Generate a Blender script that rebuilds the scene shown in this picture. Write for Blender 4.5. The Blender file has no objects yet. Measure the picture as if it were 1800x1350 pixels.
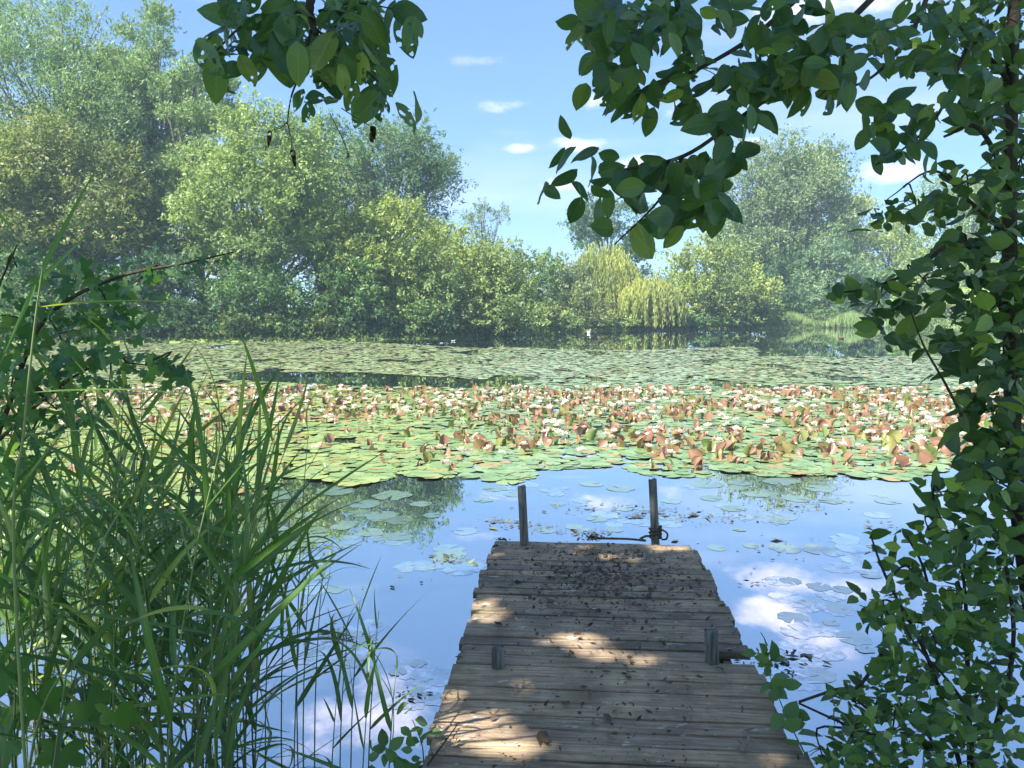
import bpy, math, random
import numpy as np
from mathutils import Vector, Matrix, Quaternion
PI = math.pi
rng = np.random.default_rng(7)
random.seed(7)
scene = bpy.context.scene
COL = scene.collection

# ------------------------------------------------------------------ camera
CAM_Z = 2.0
PITCH = math.radians(5.8)
F = 1350.0                       # focal length in pixels of an 1800 px wide frame
cam = bpy.data.cameras.new('camera'); camo = bpy.data.objects.new('camera', cam)
COL.objects.link(camo); scene.camera = camo
camo.location = (0, 0, CAM_Z); camo.rotation_euler = (PI/2 - PITCH, 0, 0)
cam.sensor_width = 36.0; cam.lens = 27.0
cam.clip_start = 0.05; cam.clip_end = 3000

def ray(x, y):
    dx = (x-900)/F; dy = (675-y)/F
    return Vector((dx, math.cos(PITCH)+dy*math.sin(PITCH), -math.sin(PITCH)+dy*math.cos(PITCH)))
def at(x, y, Y):                 # a point of the view at world distance Y
    d = ray(x, y); return Vector((0, 0, CAM_Z)) + d*(Y/d.y)
def gnd(x, y, z=0.0):            # a point of the view on the level z
    d = ray(x, y); return Vector((0, 0, CAM_Z)) + d*((z-CAM_Z)/d.z)
def azel(x, y):
    d = ray(x, y); return math.atan2(d.x, d.y), math.atan2(d.z, math.hypot(d.x, d.y))

# ------------------------------------------------------------------ sky
SUN = Vector((-0.52, -0.46, 0.78)).normalized()
SUN_EL = math.asin(SUN.z); SUN_AZ = math.atan2(SUN.x, SUN.y)
world = bpy.data.worlds.new('World'); scene.world = world; world.use_nodes = True
nt = world.node_tree; N = nt.nodes; L = nt.links; N.clear()
def nd(t, **k):
    n = N.new(t)
    for a, b in k.items(): setattr(n, a, b)
    return n
def wm(op, a, b=None, c=None):
    n = nd('ShaderNodeMath', operation=op)
    for i, v in enumerate((a, b, c)):
        if v is None: continue
        if isinstance(v, (int, float)): n.inputs[i].default_value = v
        else: L.new(v, n.inputs[i])
    return n.outputs[0]
sky = nd('ShaderNodeTexSky', sky_type='NISHITA'); sky.sun_disc = False
sky.sun_elevation = SUN_EL; sky.sun_rotation = SUN_AZ
sky.altitude = 2000; sky.air_density = 1.0; sky.dust_density = 0.0; sky.ozone_density = 3.0
tc = nd('ShaderNodeTexCoord'); sp = nd('ShaderNodeSeparateXYZ'); L.new(tc.outputs['Generated'], sp.inputs[0])
az = wm('ARCTAN2', sp.outputs[0], sp.outputs[1]); el = wm('ARCSINE', sp.outputs[2])
nz = nd('ShaderNodeTexNoise'); nz.inputs['Scale'].default_value = 13; nz.inputs['Detail'].default_value = 7; nz.inputs['Roughness'].default_value = 0.62
mp = nd('ShaderNodeMapping'); mp.inputs['Scale'].default_value = (1, 1, 2.0); L.new(tc.outputs['Generated'], mp.inputs[0]); L.new(mp.outputs[0], nz.inputs[0])
nzc = wm('SUBTRACT', nz.outputs[0], 0.5)
D = math.radians
def cl(x, y, w, h, s): a, e = azel(x, y); return (a, e, w/F, h/F, s)
def clr(x, y, w, h, s): a, e = azel(x, y); return (a, -e, w/F, h/F, s)      # seen in the water
clouds = [cl(888, 188, 60, 11, .8), cl(925, 262, 40, 11, .9), cl(1010, 255, 60, 14, .7), cl(985, 325, 50, 18, .9), cl(1130, 290, 80, 16, .6),
          cl(1560, 300, 80, 25, .9), cl(1400, 20, 160, 30, .9), cl(1330, 250, 40, 10, .7), cl(1600, 15, 70, 25, .8),
          clr(1350, 1078, 85, 36, 1.4), clr(1450, 1130, 65, 36, 1.1), clr(1060, 880, 60, 20, .9), clr(1180, 865, 55, 18, .8),
          clr(640, 1260, 170, 62, .9), clr(850, 940, 60, 10, .4),
          (D(-70), D(24), .3, .09, .9), (D(75), D(20), .35, .08, .9), (D(130), D(30), .4, .1, .9), (D(-140), D(25), .4, .1, .8), (D(170), D(15), .35, .06, .8)]
mask = None
for a, e, w, h, s in clouds:
    u = wm('MULTIPLY', wm('SUBTRACT', az, a), 1/w); v = wm('MULTIPLY', wm('SUBTRACT', el, e), 1/h)
    d2 = wm('ADD', wm('MULTIPLY', u, u), wm('MULTIPLY', v, v))
    m = wm('MULTIPLY', wm('SUBTRACT', 1.0, d2), s)
    mask = m if mask is None else wm('MAXIMUM', mask, m)
mk = wm('ADD', wm('MAXIMUM', mask, -2.0), wm('MULTIPLY', nzc, 4.2))
mr = nd('ShaderNodeMapRange', interpolation_type='SMOOTHSTEP'); L.new(mk, mr.inputs[0]); mr.inputs[1].default_value = 0.0; mr.inputs[2].default_value = 1.7; mr.inputs[4].default_value = 0.85
nz2 = nd('ShaderNodeTexNoise'); nz2.inputs['Scale'].default_value = 2.4; nz2.inputs['Detail'].default_value = 5
mp2 = nd('ShaderNodeMapping'); mp2.inputs['Scale'].default_value = (1, 1, 5); L.new(tc.outputs['Generated'], mp2.inputs[0]); L.new(mp2.outputs[0], nz2.inputs[0])
ci = nd('ShaderNodeMapRange'); L.new(nz2.outputs[0], ci.inputs[0]); ci.inputs[1].default_value = 0.5; ci.inputs[2].default_value = 0.8; ci.inputs[4].default_value = 0.35
fac = wm('MAXIMUM', mr.outputs[0], ci.outputs[0])
gm = nd('ShaderNodeGamma'); gm.inputs[1].default_value = 0.52                      # flat, hazy summer sky
sc_ = nd('ShaderNodeVectorMath', operation='SCALE'); L.new(sky.outputs[0], sc_.inputs[0]); sc_.inputs['Scale'].default_value = 0.1; L.new(sc_.outputs[0], gm.inputs[0])
sc2 = nd('ShaderNodeVectorMath', operation='MULTIPLY'); L.new(gm.outputs[0], sc2.inputs[0]); sc2.inputs[1].default_value = (3.15, 4.5, 6.35)
mx = nd('ShaderNodeMix', data_type='RGBA'); L.new(fac, mx.inputs[0]); L.new(sc2.outputs[0], mx.inputs[6])
mx.inputs[7].default_value = (6.5, 6.0, 7.0, 1)
bg = nd('ShaderNodeBackground'); bg.inputs[1].default_value = 0.098; L.new(mx.outputs[2], bg.inputs[0])
wo = nd('ShaderNodeOutputWorld'); L.new(bg.outputs[0], wo.inputs[0])

# ------------------------------------------------------------------ sun and exposure
sl = bpy.data.lights.new('sun', 'SUN'); sl.energy = 5.0; sl.angle = D(0.53); sl.color = (1.0, 0.96, 0.89)
so = bpy.data.objects.new('sun', sl); COL.objects.link(so); so.rotation_euler = SUN.to_track_quat('Z', 'Y').to_euler()
scene.view_settings.view_transform = 'Standard'; scene.view_settings.look = 'None'
scene.view_settings.gamma = 1.0; scene.view_settings.use_curve_mapping = False
scene.view_settings.exposure = 1.5
scene.render.engine = 'CYCLES'
cy = scene.cycles
cy.max_bounces = 6; cy.diffuse_bounces = 2; cy.glossy_bounces = 3; cy.transmission_bounces = 4; cy.transparent_max_bounces = 6; cy.volume_bounces = 0
cy.caustics_reflective = False; cy.caustics_refractive = False
cy.use_denoising = True; cy.use_adaptive_sampling = True; cy.adaptive_threshold = 0.02
cy.sample_clamp_indirect = 6

# ------------------------------------------------------------------ materials
def material(name):
    m = bpy.data.materials.new(name); m.use_nodes = True; m.node_tree.nodes.clear(); return m
class G:
    """small node-graph builder"""
    def __init__(s, m): s.n = m.node_tree.nodes; s.l = m.node_tree.links; s.out = s.n.new('ShaderNodeOutputMaterial')
    def put(s, sock, v):
        if v is None: return
        if hasattr(v, 'is_linked') or isinstance(v, bpy.types.NodeSocket): s.l.new(v, sock)
        elif isinstance(v, (tuple, list)) and len(v) == 3 and sock.type == 'RGBA': sock.default_value = (*v, 1)
        else: sock.default_value = v
    def math(s, op, a, b=None, c=None, clamp=False):
        n = s.n.new('ShaderNodeMath'); n.operation = op; n.use_clamp = clamp
        for i, v in enumerate((a, b, c)): s.put(n.inputs[i], v)
        return n.outputs[0]
    def mix(s, f, a, b, blend='MIX'):
        n = s.n.new('ShaderNodeMix'); n.data_type = 'RGBA'; n.blend_type = blend
        s.put(n.inputs[0], f); s.put(n.inputs[6], a); s.put(n.inputs[7], b); return n.outputs[2]
    def noise(s, scale, detail=3, rough=0.5, vec=None, dist=0.0):
        n = s.n.new('ShaderNodeTexNoise'); n.inputs['Scale'].default_value = scale; n.inputs['Detail'].default_value = detail
        n.inputs['Roughness'].default_value = rough; n.inputs['Distortion'].default_value = dist
        if vec is not None: s.l.new(vec, n.inputs[0])
        return n.outputs[0]
    def ramp(s, v, a, b, lo=0.0, hi=1.0):
        n = s.n.new('ShaderNodeMapRange'); n.interpolation_type = 'SMOOTHSTEP'; s.put(n.inputs[0], v)
        n.inputs[1].default_value = a; n.inputs[2].default_value = b; n.inputs[3].default_value = lo; n.inputs[4].default_value = hi; return n.outputs[0]
    def pos(s): return s.n.new('ShaderNodeNewGeometry').outputs['Position']
    def back(s): return s.n.new('ShaderNodeNewGeometry').outputs['Backfacing']
    def obj(s): return s.n.new('ShaderNodeTexCoord').outputs['Object']
    def scale(s, vec, sc):
        n = s.n.new('ShaderNodeMapping'); n.inputs['Scale'].default_value = sc; s.l.new(vec, n.inputs[0]); return n.outputs[0]
    def rnd(s):
        a = s.n.new('ShaderNodeAttribute'); a.attribute_name = 'rnd'
        o = s.n.new('ShaderNodeObjectInfo')
        return s.math('FRACT', s.math('ADD', a.outputs['Fac'], o.outputs['Random']))
    def bsdf(s, col, rough=0.6, spec=0.3, normal=None):
        n = s.n.new('ShaderNodeBsdfPrincipled'); s.put(n.inputs['Base Color'], col); s.put(n.inputs['Roughness'], rough)
        s.put(n.inputs['Specular IOR Level'], spec)
        if normal is not None: s.l.new(normal, n.inputs['Normal'])
        return n.outputs[0]
    def bump(s, h, strength=0.3, dist=0.01):
        n = s.n.new('ShaderNodeBump'); n.inputs['Strength'].default_value = strength; n.inputs['Distance'].default_value = dist
        s.l.new(h, n.inputs['Height']); return n.outputs[0]
    def surf(s, sh): s.l.new(sh, s.out.inputs[0])
    def mixsh(s, f, a, b):
        n = s.n.new('ShaderNodeMixShader'); s.put(n.inputs[0], f); s.l.new(a, n.inputs[1]); s.l.new(b, n.inputs[2]); return n.outputs[0]

def leaf_mat(name, c1, c2, c3=None, trans=0.35, rough=0.5, spec=0.3, patch=0.0, back=None, tcol=(1.25, 1.35, 0.6), veins=None):
    """two-sided leaf: c1..c2 by leaf, c3 on a few leaves, patch = size of slow colour drift over the plant"""
    m = material(name); g = G(m)
    r = g.rnd()
    col = g.mix(r, c1, c2)
    if c3 is not None: col = g.mix(g.ramp(r, 0.86, 0.94), col, c3)
    if patch:
        p = g.noise(patch, 2, 0.5, g.pos())
        col = g.mix(1.0, col, g.mix(g.ramp(p, 0.3, 0.7), (0.72, 0.78, 0.8), (1.25, 1.2, 1.05)), 'MULTIPLY')
    if back is not None: col = g.mix(g.back(), col, back)
    nrm = None
    if veins:
        at_ = g.n.new('ShaderNodeAttribute'); at_.attribute_name = 'lco'; sx_ = g.n.new('ShaderNodeSeparateXYZ'); g.l.new(at_.outputs['Vector'], sx_.inputs[0])
        ax = g.math('ABSOLUTE', sx_.outputs[0]); mid = g.ramp(ax, 0.0, 0.025 if veins == 'leaf' else 0.3, 1, 0)
        if veins == 'leaf':
            fr_ = g.math('FRACT', g.math('MULTIPLY', g.math('SUBTRACT', sx_.outputs[1], g.math('MULTIPLY', ax, 0.9)), 9.0))
            vn = g.math('MAXIMUM', mid, g.math('MULTIPLY', g.ramp(g.math('ABSOLUTE', g.math('SUBTRACT', fr_, 0.5)), 0.0, 0.16, 1, 0), 0.5))
            blot = g.noise(45, 3, .6, g.pos()); col = g.mix(g.ramp(blot, .6, .75, 0, .45), col, (.11, .10, .045))
            nrm = g.bump(g.math('SUBTRACT', g.noise(25, 2, .5, g.pos()), g.math('MULTIPLY', vn, .4)), 0.35, .004)
        else:
            vn = mid; col = g.mix(g.ramp(g.math('ADD', sx_.outputs[1], g.math('MULTIPLY', r, .25)), .97, 1.12), col, (.24, .19, .09))
        col = g.mix(g.math('MULTIPLY', vn, .45), col, g.mix(1.0, col, (1.9, 1.7, 1.8), 'MULTIPLY'))
    t = g.n.new('ShaderNodeBsdfTranslucent'); g.put(t.inputs[0], g.mix(1.0, col, tcol, 'MULTIPLY'))
    g.surf(g.mixsh(trans, g.bsdf(col, rough, spec, nrm), t.outputs[0]))
    return m
def bark_mat(name, c1, c2, sc=8):
    m = material(name); g = G(m)
    n = g.noise(sc, 5, 0.6, g.scale(g.pos(), (1, 1, 0.3)))
    g.surf(g.bsdf(g.mix(g.ramp(n, 0.3, 0.7), c1, c2), 0.85, 0.15, g.bump(n, 0.5, 0.02))); return m

# ------------------------------------------------------------------ mesh helpers
def mk_mesh(name, v, f, mats, smooth=False, rnd=None, midx=None, lco=None):
    """v (n,3); f: list of faces or an (m,k) array"""
    me = bpy.data.meshes.new(name)
    v = np.asarray(v, dtype=np.float32)
    if isinstance(f, np.ndarray):
        m, k = f.shape
        me.vertices.add(len(v)); me.vertices.foreach_set('co', v.ravel())
        me.loops.add(m*k); me.loops.foreach_set('vertex_index', f.astype(np.int32).ravel())
        me.polygons.add(m); me.polygons.foreach_set('loop_start', np.arange(0, m*k, k, dtype=np.int32))
        me.update(calc_edges=True)
    else:
        me.from_pydata([tuple(map(float, p)) for p in v], [], [tuple(map(int, q)) for q in f])
    if rnd is not None:
        a = me.attributes.new('rnd', 'FLOAT', 'POINT'); a.data.foreach_set('value', np.asarray(rnd, dtype=np.float32))
    if lco is not None:
        a = me.attributes.new('lco', 'FLOAT_VECTOR', 'POINT'); a.data.foreach_set('vector', np.asarray(lco, dtype=np.float32).ravel())
    for mm in (mats if isinstance(mats, (list, tuple)) else [mats]): me.materials.append(mm)
    if midx is not None: me.polygons.foreach_set('material_index', np.asarray(midx, dtype=np.int32))
    if smooth: me.polygons.foreach_set('use_smooth', np.ones(len(me.polygons), dtype=bool))
    me.update()
    return me
def link(name, me, parent=None, loc=None, mat=None, rot=None, scl=None):
    o = bpy.data.objects.new(name, me); COL.objects.link(o)
    if parent is not None: o.parent = parent
    if mat is not None: o.matrix_basis = mat
    if loc is not None: o.location = loc
    if rot is not None: o.rotation_euler = rot
    if scl is not None: o.scale = (scl,)*3 if isinstance(scl, (int, float)) else scl
    return o
def tag(o, label=None, cat=None, group=None, kind=None):
    if label: o['label'] = label
    if cat: o['category'] = cat
    if group: o['group'] = group
    if kind: o['kind'] = kind
    return o
def root(name, loc, label, cat, group=None, rot=None):
    return tag(link(name, None, None, loc, rot=rot), label, cat, group)
class Buf:
    """collects shapes for one mesh"""
    def __init__(s): s.v = []; s.f = []; s.r = []
    def add(s, v, f, r=0.0):
        b = len(s.v); s.v += [tuple(p) for p in v]; s.f += [tuple(i+b for i in q) for q in f]; s.r += [r]*len(v)
    def tube(s, pts, rad, sides=6, cap=True, r=0.0):
        pts = [Vector(p) for p in pts]; n = len(pts)
        if isinstance(rad, (int, float)): rad = [rad]*n
        v = []; f = []; up = Vector((0.13, 0.21, 0.97)).normalized()
        for i, p in enumerate(pts):
            t = (pts[min(i+1, n-1)] - pts[max(i-1, 0)]).normalized()
            a = t.cross(up)
            if a.length < 0.05: a = t.cross(Vector((1, 0, 0)))
            a.normalize(); b = t.cross(a)
            for k in range(sides):
                th = 2*PI*k/sides; v.append(p + (a*math.cos(th) + b*math.sin(th))*rad[i])
        for i in range(n-1):
            for k in range(sides):
                k2 = (k+1) % sides; f.append((i*sides+k, i*sides+k2, (i+1)*sides+k2, (i+1)*sides+k))
        if cap: f.append(tuple(range(sides))[::-1]); f.append(tuple(range((n-1)*sides, n*sides)))
        s.add(v, f, r)
    def mesh(s, name, mat, smooth=True): return mk_mesh(name, s.v, s.f, mat, smooth, s.r)
def curve(pts, n=8):
    """Catmull-Rom through points"""
    P = [Vector(p) for p in pts]; P = [P[0]*2-P[1]] + P + [P[-1]*2-P[-2]]; out = []
    for i in range(1, len(P)-2):
        for k in range(n):
            t = k/n; a, b, c, d = P[i-1], P[i], P[i+1], P[i+2]
            out.append(0.5*((2*b) + (c-a)*t + (2*a-5*b+4*c-d)*t*t + (3*b-a-3*c+d)*t**3))
    out.append(P[-2]); return out
def unit(a): return a/np.maximum(np.linalg.norm(a, axis=-1, keepdims=True), 1e-9)
def rand_dir(n): return unit(rng.normal(size=(n, 3)))
def diamonds(pos, d, nrm, ln, wd):
    """flat pointed leaves: centre pos, tip direction d, facing nrm"""
    d = unit(d); x = unit(np.cross(d, nrm)); ln = ln[:, None]; wd = wd[:, None]
    v = np.stack([pos - d*ln/2, pos + x*wd/2 - d*ln*0.06, pos + d*ln/2, pos - x*wd/2 - d*ln*0.06], axis=1)
    n = len(pos); return v.reshape(-1, 3), np.arange(4*n).reshape(n, 4)
def stamp(tv, tf, pos, d, nrm, s):
    """copies of a template leaf (along +Y, facing +Z) as one big array"""
    d = unit(d); x = unit(np.cross(d, nrm)); z = np.cross(x, d)
    tv = np.asarray(tv); n = len(pos)
    v = (x[:, None, :]*tv[None, :, 0:1] + d[:, None, :]*tv[None, :, 1:2] + z[:, None, :]*tv[None, :, 2:3])*s[:, None, None] + pos[:, None, :]
    f = (np.asarray(tf)[None] + (np.arange(n)*len(tv))[:, None, None]).reshape(-1, np.asarray(tf).shape[1])
    return v.reshape(-1, 3), f
def leaf_matrix(pos, d, nrm, s):
    d = Vector(d).normalized(); n = Vector(nrm); x = d.cross(n)
    if x.length < 1e-4: x = d.cross(Vector((0.3, 0.9, 0.2)))
    x.normalize(); z = x.cross(d)
    return Matrix(((x.x*s, d.x*s, z.x*s, pos[0]), (x.y*s, d.y*s, z.y*s, pos[1]), (x.z*s, d.z*s, z.z*s, pos[2]), (0, 0, 0, 1)))
def leaf_grid(W, ny=7, nx=4, fold=0.25, curl=0.12, p=0.8, q=0.75, holes=0, wave=0.02, seed=0):
    """a leaf blade as quads, unit length; holes = how many faces insects have eaten"""
    rr = random.Random(seed); v = []; f = []
    for j in range(ny+1):
        s = j/ny; w = W/2*max(math.sin(PI*s**p), 0.0)**q + 0.004
        for i in range(nx+1):
            t = -1+2*i/nx
            v.append((t*w, s, fold*abs(t)*w - curl*s*s + wave*math.sin(9*s+3*t+seed)))
    for j in range(ny):
        for i in range(nx): a = j*(nx+1)+i; f.append((a, a+1, a+nx+2, a+nx+1))
    if holes:
        v = [list(p_) for p_ in v]; gone = set()
        for _ in range(holes):
            hs_ = rr.uniform(.15, .95); hx = rr.uniform(-.5, .5)*W*math.sin(PI*hs_**p)**q; hr = rr.uniform(.02, .075)
            for k_, p_ in enumerate(v):
                ax, ay = p_[0]-hx, p_[1]-hs_; dd = math.hypot(ax, ay)
                if dd < hr and k_ not in gone: gone.add(k_); t_ = hr/max(dd, 1e-4); v[k_][0], v[k_][1] = hx+ax*t_*rr.uniform(.85, 1.15), hs_+ay*t_
        f = [q_ for q_ in f if sum(i_ in gone for i_ in q_) < 3]
    return v, f

# ------------------------------------------------------------------ ground and water
lake = np.array([(-75, 1.0), (-62, 26), (-40, 36), (-26, 41), (-16, 43), (-9, 45.5), (-4.5, 47.5), (-2.2, 50.5), (1, 56), (6, 62), (14, 66), (24, 69.5), (34, 71.5), (52, 72), (64, 50), (58, 22), (30, 7), (6, 2.6), (1.2, 2.45), (-0.6, 2.2), (-3, 1.9), (-20, 1.0)])
def lake_sd(P):
    """signed distance to the shoreline, positive on the water"""
    a = lake; b = np.roll(lake, -1, 0); best = np.full(len(P), 1e9); inside = np.zeros(len(P), bool)
    for p, q in zip(a, b):
        e = q-p; w = P-p; t = np.clip((w@e)/(e@e), 0, 1); best = np.minimum(best, np.linalg.norm(w - t[:, None]*e, axis=1))
        c = ((p[1] > P[:, 1]) != (q[1] > P[:, 1])); xx = (q[0]-p[0])*(P[:, 1]-p[1])/np.where(q[1] == p[1], 1e-9, q[1]-p[1]) + p[0]
        inside ^= c & (P[:, 0] < xx)
    return np.where(inside, best, -best)
def terrain(P):
    sd = lake_sd(P)
    h = np.where(sd > 0, -np.minimum(sd*0.35, 1.2), np.minimum(-sd*0.35, 0.35) + np.minimum(np.maximum(-sd-3, 0)*0.02, 1.6))
    h += np.where(sd < -2, 8.5*np.exp(-(((P[:, 0]-82)/30)**2 + ((P[:, 1]-112)/26)**2)), 0)
    h += np.where(sd < -1, 0.06*np.sin(P[:, 0]*1.3)*np.cos(P[:, 1]*1.1), 0)
    return h
def nonuni(n, s, far): t = np.linspace(-1, 1, n); return np.sinh(t*s)/np.sinh(s)*far
gx = nonuni(180, 4.2, 900); gy = nonuni(200, 4.2, 900) + 20
GX, GY = np.meshgrid(gx, gy); P2 = np.stack([GX.ravel(), GY.ravel()], 1)
Z = terrain(P2); V = np.column_stack([P2, Z]); nx_ = len(gx); ny_ = len(gy)
ii, jj = np.meshgrid(np.arange(nx_-1), np.arange(ny_-1)); b0 = (jj*nx_+ii).ravel()
m_ground = material('bank_grass'); g = G(m_ground)
n1 = g.noise(0.35, 5, 0.6, g.pos()); n2 = g.noise(6, 4, 0.6, g.pos())
c = g.mix(g.ramp(n1, 0.3, 0.7), (0.15, 0.23, 0.055), (0.25, 0.34, 0.09)); c = g.mix(g.ramp(n2, 0.45, 0.75, 0, 0.6), c, (0.07, 0.055, 0.03))
g.surf(g.bsdf(c, 0.9, 0.1, g.bump(n2, 0.6, 0.05)))
ground = link('ground', mk_mesh('ground', V, np.stack([b0, b0+1, b0+nx_+1, b0+nx_], 1), m_ground, True)); tag(ground, kind='structure')
gl = tag(ground, 'grassy ground of the banks and the meadow beyond the pond', 'ground')

m_water = material('pond_water'); g = G(m_water)
wv = g.math('ADD', g.noise(0.9, 3, 0.5, g.pos()), g.math('MULTIPLY', g.noise(7, 2, 0.5, g.scale(g.pos(), (1, .6, 1))), 0.12))
bn = g.bump(wv, 0.04, 0.03)
film = g.ramp(g.noise(1.1, 5, 0.65, g.scale(g.pos(), (.55, 1.6, 1))), .52, .78, 0.0, .12)     # pollen film
dif = g.n.new('ShaderNodeBsdfDiffuse'); dif.inputs[0].default_value = (0.022, 0.035, 0.03, 1)
glo = g.n.new('ShaderNodeBsdfGlossy'); glo.inputs['Roughness'].default_value = 0.012; glo.inputs[0].default_value = (0.96, 0.98, 1, 1); g.l.new(bn, glo.inputs['Normal'])
fr = g.n.new('ShaderNodeFresnel'); fr.inputs[0].default_value = 1.33; g.l.new(bn, fr.inputs['Normal'])
dfm = g.n.new('ShaderNodeBsdfDiffuse'); dfm.inputs[0].default_value = (0.30, 0.33, 0.29, 1)
g.surf(g.mixsh(film, g.mixsh(g.ramp(fr.outputs[0], 0.0, 0.5, 0.72, 0.96), dif.outputs[0], glo.outputs[0]), dfm.outputs[0]))
wx = np.linspace(-95, 95, 20); wy = np.linspace(-3, 92, 12); WX, WY = np.meshgrid(wx, wy)
ii, jj = np.meshgrid(np.arange(19), np.arange(11)); b0 = (jj*20+ii).ravel()
water = link('water', mk_mesh('water', np.column_stack([WX.ravel(), WY.ravel(), np.zeros(WX.size)]), np.stack([b0, b0+1, b0+21, b0+20], 1), m_water))
tag(water, 'still pond water mirroring sky and trees', 'water', kind='structure')

# ------------------------------------------------------------------ trees on the far banks
TM = {
 'silver': leaf_mat('leaf_silver_green', (0.169, 0.254, 0.119), (0.294, 0.390, 0.198), patch=0.25),
 'olive': leaf_mat('leaf_olive', (0.186, 0.237, 0.079), (0.294, 0.339, 0.130), (0.305, 0.282, 0.136), patch=0.3),
 'yellow': leaf_mat('leaf_yellow_green', (0.220, 0.282, 0.085), (0.339, 0.401, 0.136), patch=0.3),
 'green': leaf_mat('leaf_green', (0.107, 0.198, 0.068), (0.192, 0.299, 0.113), patch=0.3),
 'blue': leaf_mat('leaf_blue_green', (0.119, 0.198, 0.107), (0.203, 0.299, 0.169), patch=0.25),
 'dark': leaf_mat('leaf_dark_green', (0.062, 0.130, 0.056), (0.113, 0.203, 0.090), patch=0.35),
 'grey': leaf_mat('leaf_grey_green', (0.169, 0.232, 0.119), (0.266, 0.333, 0.175), patch=0.25),
 'weep': leaf_mat('leaf_weeping_yellow', (0.294, 0.328, 0.085), (0.418, 0.452, 0.147), patch=0.4),
 'pale': leaf_mat('leaf_pale_green', (0.198, 0.277, 0.096), (0.305, 0.390, 0.147), patch=0.3),
}
BK = bark_mat('bark_grey', (0.10, 0.085, 0.065), (0.22, 0.19, 0.15))
BKP = bark_mat('bark_pale', (0.2, 0.17, 0.12), (0.34, 0.3, 0.22))
BKD = bark_mat('bark_dark', (0.03, 0.025, 0.02), (0.075, 0.06, 0.045), 30)

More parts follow.
